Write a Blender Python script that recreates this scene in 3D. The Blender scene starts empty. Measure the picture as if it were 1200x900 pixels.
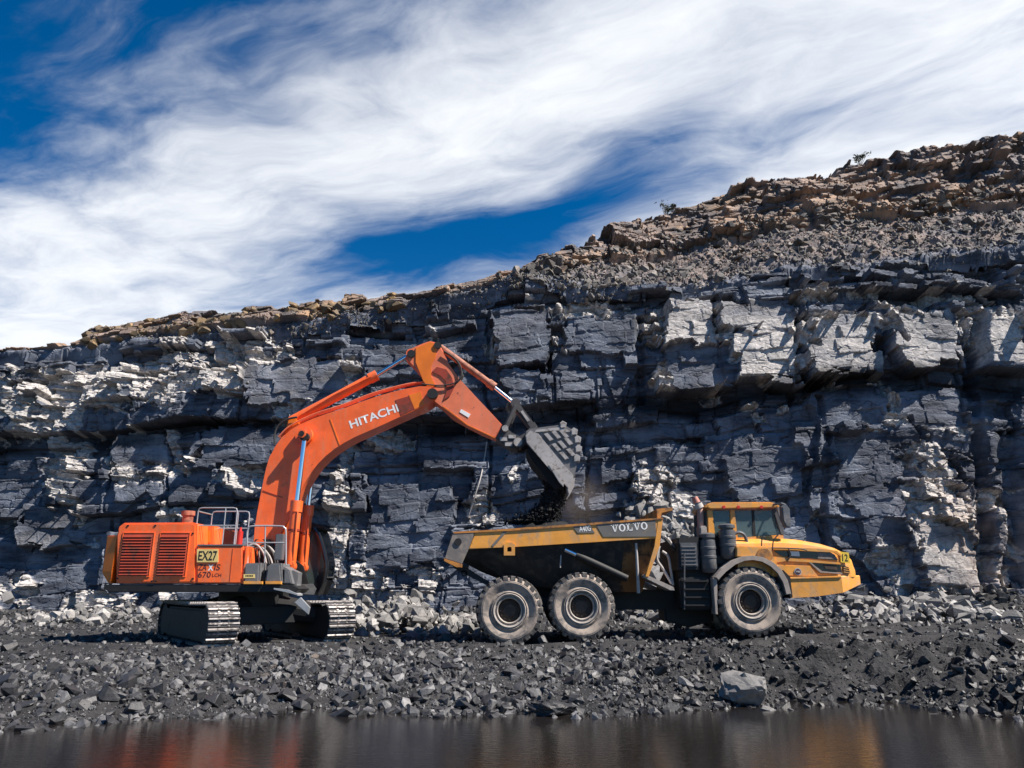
import bpy, bmesh, math, random
import numpy as np
from mathutils import Vector, Matrix

# ------------------------------------------------------------------ camera, sky, sun, exposure
scene = bpy.context.scene
col = scene.collection
R = math.radians
FPX = 870.0                                  # focal length in photo pixels (1200 wide)
PITCH = math.atan(240.0 / FPX)
CAM_Z = 1.4
cam_data = bpy.data.cameras.new('camera'); cam = bpy.data.objects.new('camera', cam_data)
col.objects.link(cam)
cam.location = (0, 0, CAM_Z); cam.rotation_euler = (math.pi / 2 + PITCH, 0, 0)
cam_data.sensor_width = 36; cam_data.lens = FPX / 1200 * 36
cam_data.clip_start = 0.1; cam_data.clip_end = 3000
scene.camera = cam

SUN = Vector((0.55, -0.23, 0.79)).normalized()          # direction towards the sun
sun_el = math.asin(SUN.z); sun_az = math.atan2(SUN.x, SUN.y)
sl = bpy.data.lights.new('sun', 'SUN'); sl.energy = 5.0; sl.angle = R(0.55); sl.color = (1.0, 0.93, 0.84)
so = bpy.data.objects.new('sun', sl); col.objects.link(so)
so.rotation_euler = SUN.to_track_quat('Z', 'Y').to_euler(); so.location = (20, -10, 40)

scene.view_settings.view_transform = 'Standard'; scene.view_settings.look = 'None'
scene.view_settings.exposure = 0.95; scene.view_settings.gamma = 1.0
scene.view_settings.use_curve_mapping = False
scene.cycles.use_denoising = True
scene.cycles.max_bounces = 6

world = bpy.data.worlds.new('World'); scene.world = world; world.use_nodes = True
nt = world.node_tree; N = nt.nodes; L_ = nt.links; N.clear()
def wn(t, **kw):
    n = N.new(t)
    for k, v in kw.items(): setattr(n, k, v)
    return n
def wmath(op, a, b=None, c=None, clamp=False):
    n = wn('ShaderNodeMath', operation=op); n.use_clamp = clamp
    for i, v in enumerate((a, b, c)):
        if v is None: continue
        if isinstance(v, (int, float)): n.inputs[i].default_value = v
        else: L_.new(v, n.inputs[i])
    return n.outputs[0]
def wsmooth(x, lo, hi, a=0.0, b=1.0):
    n = wn('ShaderNodeMapRange', interpolation_type='SMOOTHSTEP')
    L_.new(x, n.inputs[0]); n.inputs[1].default_value = lo; n.inputs[2].default_value = hi
    n.inputs[3].default_value = a; n.inputs[4].default_value = b
    return n.outputs[0]
out = wn('ShaderNodeOutputWorld'); bg = wn('ShaderNodeBackground'); bg.inputs[1].default_value = 0.10
sky = wn('ShaderNodeTexSky', sky_type='NISHITA'); sky.sun_disc = False
sky.sun_elevation = sun_el; sky.sun_rotation = sun_az
sky.altitude = 1500; sky.air_density = 1.0; sky.dust_density = 0.15; sky.ozone_density = 4.0
tc = wn('ShaderNodeTexCoord'); sep = wn('ShaderNodeSeparateXYZ'); L_.new(tc.outputs['Generated'], sep.inputs[0])
zc = wmath('MAXIMUM', sep.outputs[2], 0.06)
gx = wmath('DIVIDE', sep.outputs[0], zc); gy = wmath('DIVIDE', sep.outputs[1], zc)
# along / across the wind streaks of the high cloud sheet
sa = wmath('SUBTRACT', wmath('MULTIPLY', gx, 0.9), wmath('MULTIPLY', gy, 0.44))
sc_ = wmath('ADD', wmath('MULTIPLY', gx, 0.44), wmath('MULTIPLY', gy, 0.9))
cbw = wn('ShaderNodeCombineXYZ'); L_.new(gx, cbw.inputs[0]); L_.new(gy, cbw.inputs[1])
nw_ = wn('ShaderNodeTexNoise'); nw_.inputs['Scale'].default_value = 1.5; nw_.inputs['Detail'].default_value = 3.0; L_.new(cbw.outputs[0], nw_.inputs['Vector'])
spw = wn('ShaderNodeSeparateColor'); L_.new(nw_.outputs['Color'], spw.inputs[0])
sa0, sc0 = sa, sc_
sa = wmath('ADD', sa, wmath('MULTIPLY', wmath('SUBTRACT', spw.outputs[0], 0.5), 0.55))
sc_ = wmath('ADD', sc_, wmath('MULTIPLY', wmath('SUBTRACT', spw.outputs[1], 0.5), 0.36))
def wnoise(su, sv, off, detail, rough, dist=0.0):
    cb = wn('ShaderNodeCombineXYZ')
    L_.new(wmath('MULTIPLY_ADD', sa, su, off), cb.inputs[0]); L_.new(wmath('MULTIPLY_ADD', sc_, sv, off * 1.7), cb.inputs[1])
    n = wn('ShaderNodeTexNoise'); n.inputs['Scale'].default_value = 1.0
    n.inputs['Detail'].default_value = detail; n.inputs['Roughness'].default_value = rough
    n.inputs['Distortion'].default_value = dist
    L_.new(cb.outputs[0], n.inputs['Vector']); return n.outputs[0]
n1 = wnoise(0.9, 2.4, 3.1, 5, 0.55, 0.3)
n2 = wnoise(2.6, 4.4, 7.7, 8, 0.60, 0.35)
n3 = wnoise(0.7, 0.9, 1.3, 3, 0.5, 0.2)
def gauss(a0, c0, ra, rc, ang=0.0):
    da = wmath('SUBTRACT', sa, a0); dc = wmath('SUBTRACT', sc_, c0)
    ca, sn = math.cos(ang), math.sin(ang)
    u = wmath('DIVIDE', wmath('ADD', wmath('MULTIPLY', da, ca), wmath('MULTIPLY', dc, sn)), ra)
    v = wmath('DIVIDE', wmath('SUBTRACT', wmath('MULTIPLY', dc, ca), wmath('MULTIPLY', da, sn)), rc)
    r2 = wmath('ADD', wmath('MULTIPLY', u, u), wmath('MULTIPLY', v, v))
    return wmath('POWER', 2.718, wmath('MULTIPLY', r2, -1.0))
cw = wmath('ADD', sc_, wmath('MULTIPLY', wmath('SUBTRACT', n1, 0.5), 0.9))
bank = wsmooth(cw, 0.60, 1.20)
n4 = wnoise(2.6, 8.5, 4.4, 7, 0.62, 0.4)
dens = wmath('ADD', wmath('MULTIPLY', bank, 0.80), wmath('MULTIPLY', wmath('SUBTRACT', n2, 0.5), 0.95))
dens = wmath('ADD', dens, wmath('MULTIPLY', wmath('SUBTRACT', n4, 0.5), 0.42))
dens = wmath('ADD', dens, wmath('MULTIPLY', wmath('SUBTRACT', n3, 0.5), 0.7))
dens = wmath('SUBTRACT', dens, wmath('MULTIPLY', gauss(-1.15, 1.80, 0.75, 0.24), 0.85))
dens = wmath('SUBTRACT', dens, wmath('MULTIPLY', gauss(-0.42, 1.55, 0.42, 0.12, -0.7), 0.28))
dens = wmath('SUBTRACT', dens, wmath('MULTIPLY', gauss(-0.05, 1.60, 0.25, 0.12), 0.35))
cloud = wsmooth(dens, 0.04, 1.05, 0.0, 0.97)
hsv = wn('ShaderNodeHueSaturation'); hsv.inputs['Saturation'].default_value = 1.38; hsv.inputs['Value'].default_value = 0.60
L_.new(sky.outputs[0], hsv.inputs['Color'])
mx = wn('ShaderNodeMix', data_type='RGBA'); L_.new(cloud, mx.inputs[0]); L_.new(hsv.outputs[0], mx.inputs[6])
mx.inputs[7].default_value = (5.3, 5.45, 5.65, 1)
L_.new(mx.outputs[2], bg.inputs[0]); L_.new(bg.outputs[0], out.inputs[0])

# ------------------------------------------------------------------ helpers
CP, SP = math.cos(PITCH), math.sin(PITCH)
def ray(px, py):
    u = (px - 600.0) / FPX; v = (450.0 - py) / FPX
    return u, CP - v * SP, SP + v * CP
def P(px, py, Y):                            # photo pixel -> (X, Z) on the upright plane at distance Y
    u, dy, dz = ray(px, py); t = Y / dy
    return u * t, CAM_Z + dz * t
def PG(px, py, z):                           # photo pixel -> (X, Y) on the level plane z
    u, dy, dz = ray(px, py); t = (z - CAM_Z) / dz
    return u * t, dy * t
def PP(pts, Y): return [P(a, b, Y) for a, b in pts]

rng = np.random.default_rng(7)
random.seed(7)
def h2(ix, iy, seed):
    n = (ix.astype(np.int64) * 374761393 + iy.astype(np.int64) * 668265263 + seed * 974711) & 0xffffffff
    n = ((n ^ (n >> 13)) * 1274126177) & 0xffffffff
    n = ((n ^ (n >> 16)) * 2246822519) & 0xffffffff
    return ((n ^ (n >> 15)) & 0xffffff) / float(0xffffff)
def vnoise(x, y, seed=0):
    ix = np.floor(x); iy = np.floor(y); fx = x - ix; fy = y - iy
    fx = fx * fx * fx * (fx * (fx * 6 - 15) + 10); fy = fy * fy * fy * (fy * (fy * 6 - 15) + 10)
    a = h2(ix, iy, seed); b = h2(ix + 1, iy, seed); c = h2(ix, iy + 1, seed); d = h2(ix + 1, iy + 1, seed)
    return (a + (b - a) * fx) * (1 - fy) + (c + (d - c) * fx) * fy
def fbm(x, y, seed=0, oct=4, g=0.5):
    s = 0; a = 1; t = 0
    for i in range(oct):
        s = s + a * (vnoise(x * 2 ** i + i * 17.3, y * 2 ** i - i * 9.1, seed + i) - 0.5); t += a; a *= g
    return s / t * 2
def facet(x, y, seed, tilt=0.5, bias=0.0):    # angular facets: each cell of a jittered grid is a tilted plane
    ix = np.floor(x); iy = np.floor(y)
    best = np.full(x.shape, 1e9); res = np.zeros(x.shape)
    for dx in (-1, 0, 1):
        for dy in (-1, 0, 1):
            cx = ix + dx; cy = iy + dy
            px = cx + h2(cx, cy, seed); py = cy + h2(cx, cy, seed + 1)
            d = (x - px) ** 2 + (y - py) ** 2
            v = (h2(cx, cy, seed + 2) - 0.5) + ((h2(cx, cy, seed + 3) - 0.5) * 2 * tilt + bias) * (x - px) + (h2(cx, cy, seed + 4) - 0.5) * 2 * tilt * (y - py)
            m = d < best; best = np.where(m, d, best); res = np.where(m, v, res)
    return res
def sstep(x, a, b):
    t = np.clip((x - a) / (b - a), 0, 1); return t * t * (3 - 2 * t)

# ---- materials
def new_mat(name):
    m = bpy.data.materials.new(name); m.use_nodes = True
    t = m.node_tree; t.nodes.clear()
    o = t.nodes.new('ShaderNodeOutputMaterial'); b = t.nodes.new('ShaderNodeBsdfPrincipled')
    t.links.new(b.outputs[0], o.inputs[0]); return m, t, b
def tnoise(t, scale, detail=4, rough=0.55, vec=None, dist=0.0):
    n = t.nodes.new('ShaderNodeTexNoise'); n.inputs['Scale'].default_value = scale
    n.inputs['Detail'].default_value = detail; n.inputs['Roughness'].default_value = rough; n.inputs['Distortion'].default_value = dist
    if vec is None:
        c = t.nodes.new('ShaderNodeTexCoord'); vec = c.outputs['Object']
    t.links.new(vec, n.inputs['Vector']); return n.outputs[0]
def tmap(t, x, lo, hi, a=0.0, b=1.0):
    n = t.nodes.new('ShaderNodeMapRange'); n.interpolation_type = 'SMOOTHSTEP'
    t.links.new(x, n.inputs[0])
    for i, v in enumerate((lo, hi, a, b)): n.inputs[i + 1].default_value = v
    return n.outputs[0]
def tmix(t, f, a, b, mode='MIX'):
    n = t.nodes.new('ShaderNodeMix'); n.data_type = 'RGBA'; n.blend_type = mode
    for i, v in ((0, f), (6, a), (7, b)):
        if isinstance(v, (int, float)): n.inputs[i].default_value = v
        elif isinstance(v, (tuple, list)): n.inputs[i].default_value = (*v[:3], 1)
        else: t.links.new(v, n.inputs[i])
    return n.outputs[2]
def tbump(t, b, h, strength, dist):
    n = t.nodes.new('ShaderNodeBump'); n.inputs['Strength'].default_value = strength; n.inputs['Distance'].default_value = dist
    t.links.new(h, n.inputs['Height']); t.links.new(n.outputs[0], b.inputs['Normal'])
def surf(name, base, rough=0.5, metal=0.0, dirt=None, dirt_amt=(0.45, 0.75), dirt_scale=3.0, var=0.12, bump=0.0, bscale=30, coat=0.0, wear=None):
    m, t, b = new_mat(name)
    c = tmix(t, tmap(t, tnoise(t, 1.7, 5), 0.3, 0.7), tuple(v * (1 - var) for v in base), tuple(min(1, v * (1 + var)) for v in base))
    r = None
    if dirt:
        f = tmap(t, tnoise(t, dirt_scale, 8, 0.68, dist=0.6), dirt_amt[0], dirt_amt[1])
        c = tmix(t, f, c, dirt)
        r = tmap(t, f, 0, 1, rough, 0.9)
    if wear:                                  # rain-washed dust streaks, chips and shallow dents on working paint
        tcw = t.nodes.new('ShaderNodeTexCoord'); mpw = t.nodes.new('ShaderNodeMapping'); mpw.inputs['Scale'].default_value = (5.0, 5.0, 0.7); t.links.new(tcw.outputs['Object'], mpw.inputs[0])
        c = tmix(t, tmap(t, tnoise(t, 1.3, 6, 0.6, mpw.outputs[0]), 0.46, 0.78, 0, 0.6), c, wear[0])
        c = tmix(t, tmap(t, tnoise(t, 9.0, 6, 0.7, dist=0.8), 0.635, 0.70, 0, 0.8), c, wear[1])
        c = tmix(t, tmap(t, tnoise(t, 0.7, 4, 0.6), 0.45, 0.75, 0, 0.22), c, wear[0])
        bump = 0.35; bscale = 1.6
    t.links.new(c, b.inputs['Base Color']); b.inputs['Metallic'].default_value = metal
    if r is not None: t.links.new(r, b.inputs['Roughness'])
    else: b.inputs['Roughness'].default_value = rough
    b.inputs['Coat Weight'].default_value = coat
    if bump: tbump(t, b, tnoise(t, bscale, 4), bump, 0.01 if not wear else 0.03)
    return m
DUST = (0.23, 0.19, 0.15)
M = {}
M['orange'] = surf('orange_paint', (0.90, 0.135, 0.022), 0.38, dirt=(0.42, 0.13, 0.06), dirt_amt=(0.54, 0.78), dirt_scale=2.2, coat=0.15, wear=((0.64, 0.22, 0.11), (0.14, 0.045, 0.03)))
M['orange_worn'] = surf('faded_orange_paint', (0.72, 0.17, 0.075), 0.6, dirt=(0.12, 0.05, 0.04), dirt_amt=(0.60, 0.70), dirt_scale=5, wear=((0.52, 0.20, 0.13), (0.10, 0.045, 0.035)))
M['amber'] = surf('amber_orange_paint', (0.78, 0.18, 0.012), 0.42, dirt=(0.40, 0.13, 0.05), dirt_amt=(0.58, 0.8), dirt_scale=3)
M['louvre'] = surf('dark_red_louvre', (0.30, 0.035, 0.014), 0.6, dirt=(0.08, 0.03, 0.02), dirt_amt=(0.45, 0.7))
M['yellow'] = surf('yellow_paint', (0.74, 0.315, 0.045), 0.45, dirt=(0.42, 0.25, 0.12), dirt_amt=(0.45, 0.72), dirt_scale=2.6, coat=0.08, wear=((0.46, 0.30, 0.17), (0.15, 0.09, 0.05)))
M['yellow_dirty'] = surf('dusty_yellow_paint', (0.50, 0.20, 0.035), 0.6, dirt=(0.13, 0.08, 0.05), dirt_amt=(0.42, 0.64), dirt_scale=2.2)
M['black'] = surf('black_frame', (0.008, 0.008, 0.009), 0.65, dirt=(0.026, 0.024, 0.024), dirt_amt=(0.5, 0.8))
M['black_gloss'] = surf('black_gloss', (0.010, 0.010, 0.012), 0.25, coat=0.3)
M['steel'] = surf('worn_steel', (0.40, 0.37, 0.35), 0.5, metal=0.15, dirt=(0.12, 0.10, 0.09), dirt_amt=(0.48, 0.72), dirt_scale=6)
M['bucket'] = surf('scraped_bucket_steel', (0.17, 0.16, 0.158), 0.5, metal=0.3, dirt=(0.09, 0.08, 0.08), dirt_amt=(0.5, 0.75), dirt_scale=3, bump=0.3)
M['bucket_dark'] = surf('coaldusted_steel', (0.055, 0.052, 0.055), 0.7, dirt=(0.14, 0.13, 0.125), dirt_amt=(0.5, 0.8), dirt_scale=5)
M['chrome'] = surf('chrome_rod', (0.80, 0.82, 0.88), 0.12, metal=1.0, var=0.03)
M['grey'] = surf('grey_cover', (0.13, 0.13, 0.135), 0.6, dirt=(0.24, 0.22, 0.2), dirt_amt=(0.5, 0.8))
M['panel_grey'] = surf('grey_decal', (0.14, 0.13, 0.12), 0.55, dirt=(0.22, 0.17, 0.12), dirt_amt=(0.55, 0.8))
M['rail'] = surf('galvanised_rail', (0.42, 0.42, 0.43), 0.4, metal=0.4)
M['white'] = surf('white_lettering', (0.80, 0.79, 0.77), 0.5, var=0.04)
M['ink'] = surf('black_lettering', (0.02, 0.018, 0.016), 0.5, var=0.05)
M['plate'] = surf('yellow_plate', (0.74, 0.55, 0.20), 0.45, dirt=(0.5, 0.34, 0.14), dirt_amt=(0.55, 0.8))
M['plate12'] = surf('bright_yellow_plate', (0.80, 0.56, 0.06), 0.45)
M['decal'] = surf('dark_violet_decal', (0.045, 0.012, 0.022), 0.5)
M['red'] = surf('red_paint', (0.55, 0.03, 0.02), 0.4)
M['rust'] = surf('rusty_exhaust', (0.34, 0.13, 0.08), 0.7, dirt=(0.14, 0.06, 0.04), dirt_amt=(0.4, 0.7))
M['stack'] = surf('dusty_exhaust_stack', (0.42, 0.25, 0.20), 0.7, dirt=(0.25, 0.2, 0.18), dirt_amt=(0.45, 0.7))
M['tyre'] = surf('dusty_tyre', (0.115, 0.105, 0.10), 0.85, dirt=(0.35, 0.285, 0.235), dirt_amt=(0.34, 0.58), dirt_scale=3.2, bump=0.3, bscale=18)
M['tread'] = surf('tyre_tread', (0.045, 0.042, 0.042), 0.9, dirt=(0.22, 0.20, 0.18), dirt_amt=(0.45, 0.75), dirt_scale=5)
M['rim'] = surf('dusty_rim', (0.30, 0.26, 0.23), 0.6, dirt=(0.42, 0.38, 0.34), dirt_amt=(0.4, 0.7), dirt_scale=8)
M['hub'] = surf('dark_hub', (0.045, 0.032, 0.025), 0.75, dirt=(0.12, 0.08, 0.055), dirt_amt=(0.45, 0.75))
M['hull'] = surf('coal_and_shade_hull', (0.018, 0.016, 0.015), 0.85, dirt=(0.085, 0.065, 0.05), dirt_amt=(0.45, 0.75), dirt_scale=2)  # black stands for the shade under the body's overhang, plus coal dust
M['hull_front'] = surf('shaded_grimy_hull', (0.20, 0.085, 0.025), 0.75, dirt=(0.03, 0.02, 0.014), dirt_amt=(0.42, 0.62), dirt_scale=1.5)  # yellow paint browned to show shade, with dark grime
M['fender'] = surf('dusty_rubber_fender', (0.28, 0.24, 0.215), 0.8, dirt=(0.36, 0.31, 0.27), dirt_amt=(0.4, 0.7))
M['canister'] = surf('grey_canister', (0.075, 0.078, 0.085), 0.5, dirt=(0.16, 0.15, 0.145), dirt_amt=(0.48, 0.75))
M['shoe'] = surf('polished_track_shoe', (0.44, 0.40, 0.375), 0.5, metal=0.2, dirt=(0.11, 0.095, 0.088), dirt_amt=(0.44, 0.62), dirt_scale=7)
M['tail'] = surf('scraped_tail_plate', (0.16, 0.14, 0.13), 0.65, dirt=(0.28, 0.23, 0.19), dirt_amt=(0.45, 0.7), dirt_scale=5)
M['mirror'] = surf('mirror_housing', (0.10, 0.105, 0.115), 0.4, dirt=(0.25, 0.23, 0.22), dirt_amt=(0.5, 0.8))
M['hose'] = surf('rubber_hose', (0.03, 0.028, 0.028), 0.6)
M['palehose'] = surf('dusty_hose', (0.40, 0.37, 0.35), 0.75)
M['lamp'] = surf('lamp_lens', (0.75, 0.73, 0.70), 0.15)
M['beacon'] = surf('amber_beacon', (0.42, 0.17, 0.13), 0.5)
def glass_mat(name, tint, mixf):
    m, t, b = new_mat(name)
    b.inputs['Base Color'].default_value = (*tint, 1); b.inputs['Roughness'].default_value = 0.06
    b.inputs['Specular IOR Level'].default_value = 0.8
    tr = t.nodes.new('ShaderNodeBsdfTransparent'); tr.inputs[0].default_value = (0.62, 0.72, 0.72, 1)
    mxs = t.nodes.new('ShaderNodeMixShader'); mxs.inputs[0].default_value = mixf
    t.links.new(tr.outputs[0], mxs.inputs[1]); t.links.new(b.outputs[0], mxs.inputs[2])
    t.links.new(mxs.outputs[0], t.nodes['Material Output'].inputs[0]); return m
M['glass'] = glass_mat('tinted_glass', (0.16, 0.23, 0.24), 0.42)
M['glass_dark'] = glass_mat('dark_glass', (0.13, 0.16, 0.15), 0.38)

# ---- rock materials
def rock_material():
    m, t, b = new_mat('cliff_rock')
    at = t.nodes.new('ShaderNodeVertexColor'); at.layer_name = 'rock'
    sp = t.nodes.new('ShaderNodeSeparateColor'); t.links.new(at.outputs[0], sp.inputs[0])
    geo = t.nodes.new('ShaderNodeNewGeometry'); vec = geo.outputs['Position']
    mp = t.nodes.new('ShaderNodeMapping'); mp.inputs['Scale'].default_value = (0.35, 0.35, 2.4); t.links.new(vec, mp.inputs[0])
    strat = tnoise(t, 1.0, 6, 0.6, mp.outputs[0], 0.4)
    blot = tnoise(t, 0.55, 6, 0.62, vec)
    fine = tnoise(t, 5.0, 8, 0.68, vec, 0.3)
    dark = tmix(t, tmap(t, strat, 0.35, 0.68), (0.036, 0.041, 0.055), (0.125, 0.139, 0.174))
    dark = tmix(t, tmap(t, blot, 0.40, 0.72), dark, (0.185, 0.205, 0.250))
    dark = tmix(t, tmap(t, fine, 0.55, 0.75, 0, 0.45), dark, (0.016, 0.018, 0.024))
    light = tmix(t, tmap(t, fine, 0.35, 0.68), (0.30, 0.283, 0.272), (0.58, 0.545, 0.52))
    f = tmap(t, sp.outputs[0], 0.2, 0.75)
    c = tmix(t, f, dark, light)  # sunlit patches paler and shaded faces darker in the rock colour itself
    brn = tmix(t, tmap(t, blot, 0.35, 0.65), (0.115, 0.092, 0.078), (0.42, 0.255, 0.14))
    brn = tmix(t, tmap(t, fine, 0.45, 0.7, 0, 0.55), brn, (0.21, 0.175, 0.15))
    c = tmix(t, sp.outputs[1], c, brn)
    c = tmix(t, sp.outputs[2], c, (0.007, 0.007, 0.009))
    t.links.new(c, b.inputs['Base Color']); b.inputs['Roughness'].default_value = 0.85
    b.inputs['Specular IOR Level'].default_value = 0.3
    mv = t.nodes.new('ShaderNodeMapping'); mv.inputs['Scale'].default_value = (0.38, 0.38, 1.25); t.links.new(vec, mv.inputs[0])
    wv = t.nodes.new('ShaderNodeVectorMath'); wv.operation = 'MULTIPLY_ADD'; wn_ = t.nodes.new('ShaderNodeTexNoise'); wn_.inputs['Scale'].default_value = 1.4; wn_.inputs['Detail'].default_value = 4; t.links.new(vec, wn_.inputs['Vector'])
    t.links.new(wn_.outputs['Color'], wv.inputs[0]); wv.inputs[1].default_value = (0.35, 0.35, 0.35); t.links.new(mv.outputs[0], wv.inputs[2])
    vo = t.nodes.new('ShaderNodeTexVoronoi'); vo.feature = 'DISTANCE_TO_EDGE'; vo.inputs['Scale'].default_value = 1.0; t.links.new(wv.outputs[0], vo.inputs['Vector'])
    vo2 = t.nodes.new('ShaderNodeTexVoronoi'); vo2.feature = 'DISTANCE_TO_EDGE'; vo2.inputs['Scale'].default_value = 3.1; t.links.new(wv.outputs[0], vo2.inputs['Vector'])
    ck = t.nodes.new('ShaderNodeMath'); ck.operation = 'MULTIPLY'; t.links.new(tmap(t, vo.outputs['Distance'], 0.0, 0.024), ck.inputs[0]); t.links.new(tmap(t, vo2.outputs['Distance'], 0.0, 0.04, 0.80, 1.0), ck.inputs[1])
    c2 = tmix(t, tmap(t, ck.outputs[0], 0, 1, 0.45, 0.0), c, (0.012, 0.012, 0.016)); t.links.new(c2, b.inputs['Base Color'])
    hh = t.nodes.new('ShaderNodeMath'); hh.operation = 'MULTIPLY_ADD'; t.links.new(ck.outputs[0], hh.inputs[0]); hh.inputs[1].default_value = 0.5; t.links.new(fine, hh.inputs[2])
    tbump(t, b, hh.outputs[0], 0.5, 0.10)
    return m
M['cliff'] = rock_material()
def stone_material(name, lo, hi, hue=None, rough=0.75, ground=False):
    m, t, b = new_mat(name)
    geo = t.nodes.new('ShaderNodeNewGeometry')
    oi = t.nodes.new('ShaderNodeObjectInfo')
    fine = tnoise(t, 14.0 if not ground else 9.0, 6, 0.66, geo.outputs['Position'])
    big = tnoise(t, 0.9, 4, 0.6, geo.outputs['Position'])
    isl = geo.outputs['Random Per Island']
    pw = t.nodes.new('ShaderNodeMath'); pw.operation = 'POWER'; t.links.new(isl, pw.inputs[0]); pw.inputs[1].default_value = 2.6
    c = tmix(t, pw.outputs[0] if not ground else tmap(t, big, 0.3, 0.7), lo, hi)
    c = tmix(t, tmap(t, fine, 0.35, 0.7, 0, 0.55), c, tuple(v * 0.5 for v in lo))
    if hue:
        c = tmix(t, tmap(t, big, 0.52, 0.75), c, hue)
    t.links.new(c, b.inputs['Base Color']); b.inputs['Roughness'].default_value = rough
    tbump(t, b, fine, 0.5 if not ground else 1.0, 0.03 if not ground else 0.09)
    return m
M['stone'] = stone_material('grey_shale', (0.019, 0.019, 0.022), (0.20, 0.196, 0.198), rough=0.55)
M['stone_dark'] = stone_material('coaly_shale', (0.007, 0.007, 0.009), (0.11, 0.107, 0.109), rough=0.5)
M['stone_light'] = stone_material('pale_rubble', (0.16, 0.154, 0.150), (0.44, 0.42, 0.40))
M['stone_brown'] = stone_material('weathered_brown_rock', (0.085, 0.072, 0.064), (0.27, 0.20, 0.15), hue=(0.34, 0.21, 0.12))
M['stone_talus'] = stone_material('grey_brown_talus', (0.075, 0.069, 0.065), (0.25, 0.22, 0.195), hue=(0.24, 0.185, 0.14))
M['stone_gold'] = stone_material('golden_brown_rock', (0.13, 0.092, 0.055), (0.40, 0.265, 0.13), hue=(0.46, 0.29, 0.13))
M['coal'] = stone_material('coal', (0.006, 0.006, 0.007), (0.022, 0.021, 0.021), rough=0.9)
M['ground'] = stone_material('mine_floor', (0.011, 0.011, 0.013), (0.040, 0.038, 0.039), rough=0.85, ground=True)

# ---- mesh building
def link(o, parent=None):
    col.objects.link(o)
    if parent is not None: o.parent = parent
    return o
def thing(name, label, cat, loc, group=None):
    o = bpy.data.objects.new(name, None); o.location = loc; o.empty_display_size = 0.3
    o['label'] = label; o['category'] = cat
    if group: o['group'] = group
    return link(o)
ORG = {}
def origin(o):
    v = Vector((0, 0, 0))
    while o is not None:
        v += Vector(o.location); o = o.parent
    return v
def part(name, bm, mat, parent=None, smooth=False, label=None):
    """bm holds world coordinates; the object sits at its thing's origin"""
    if parent is not None:
        bmesh.ops.translate(bm, verts=bm.verts, vec=-origin(parent))
    me = bpy.data.meshes.new(name); bm.to_mesh(me); bm.free()
    me.materials.append(M[mat] if isinstance(mat, str) else mat)
    if smooth:
        me.polygons.foreach_set('use_smooth', [True] * len(me.polygons))
        try: me.set_sharp_from_angle(angle=R(38))
        except Exception: pass
    o = bpy.data.objects.new(name, me); link(o, parent)
    if label: o['label'] = label
    return o
def prism(poly, y0, y1, bev=0.0, bm=None, seg=2):
    """poly of (X, Z) extruded from y0 to y1"""
    bm0 = bm; b = bmesh.new()
    a = sum(poly[i][0] * poly[(i + 1) % len(poly)][1] - poly[(i + 1) % len(poly)][0] * poly[i][1] for i in range(len(poly)))
    if a < 0: poly = poly[::-1]
    f = [b.verts.new((x, y0, z)) for x, z in poly]; k = [b.verts.new((x, y1, z)) for x, z in poly]
    n = len(poly)
    b.faces.new(f); b.faces.new(k[::-1])
    for i in range(n): b.faces.new((f[(i + 1) % n], f[i], k[i], k[(i + 1) % n]))
    if bev > 0:
        ed = [e for e in b.edges if len({v.co.y for v in e.verts}) == 1]
        bmesh.ops.bevel(b, geom=ed, offset=bev, segments=seg, affect='EDGES', clamp_overlap=True)
    bmesh.ops.recalc_face_normals(b, faces=b.faces)
    if bm0 is None: return b
    me = bpy.data.meshes.new('t'); b.to_mesh(me); b.free(); bm0.from_mesh(me); bpy.data.meshes.remove(me)
    return bm0
def box(x0, x1, y0, y1, z0, z1, bev=0.0, bm=None):
    b = bmesh.new()
    bmesh.ops.create_cube(b, size=1)
    for v in b.verts:
        v.co = ((x0 + x1) / 2 + v.co.x * (x1 - x0), (y0 + y1) / 2 + v.co.y * (y1 - y0), (z0 + z1) / 2 + v.co.z * (z1 - z0))
    if bev > 0: bmesh.ops.bevel(b, geom=b.edges, offset=bev, segments=2, affect='EDGES', clamp_overlap=True)
    if bm is None: return b
    me = bpy.data.meshes.new('t'); b.to_mesh(me); b.free(); bm.from_mesh(me); bpy.data.meshes.remove(me)
    return bm
def cyl(p0, p1, r0, r1=None, seg=20, bm=None, cap=True):
    if r1 is None: r1 = r0
    b = bm or bmesh.new()
    p0 = Vector(p0); p1 = Vector(p1); d = (p1 - p0).normalized()
    a = d.orthogonal().normalized(); c = d.cross(a)
    A = []; B = []
    for i in range(seg):
        t = 2 * math.pi * i / seg; q = a * math.cos(t) + c * math.sin(t)
        A.append(b.verts.new(p0 + q * r0)); B.append(b.verts.new(p1 + q * r1))
    for i in range(seg):
        j = (i + 1) % seg; b.faces.new((A[i], A[j], B[j], B[i]))
    if cap: b.faces.new(A[::-1]); b.faces.new(B)
    return b
def tube(pts, r, seg=8, bm=None):
    b = bm or bmesh.new(); rings = []
    pts = [Vector(p) for p in pts]
    up = None
    for i, p in enumerate(pts):
        d = (pts[min(i + 1, len(pts) - 1)] - pts[max(i - 1, 0)]).normalized()
        if up is None: up = d.orthogonal().normalized()
        a = (up - d * up.dot(d)).normalized(); up = a; c = d.cross(a)
        rings.append([b.verts.new(p + (a * math.cos(2 * math.pi * k / seg) + c * math.sin(2 * math.pi * k / seg)) * r) for k in range(seg)])
    for i in range(len(rings) - 1):
        for k in range(seg):
            j = (k + 1) % seg; b.faces.new((rings[i][k], rings[i][j], rings[i + 1][j], rings[i + 1][k]))
    b.faces.new(rings[0][::-1]); b.faces.new(rings[-1])
    return b
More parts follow.
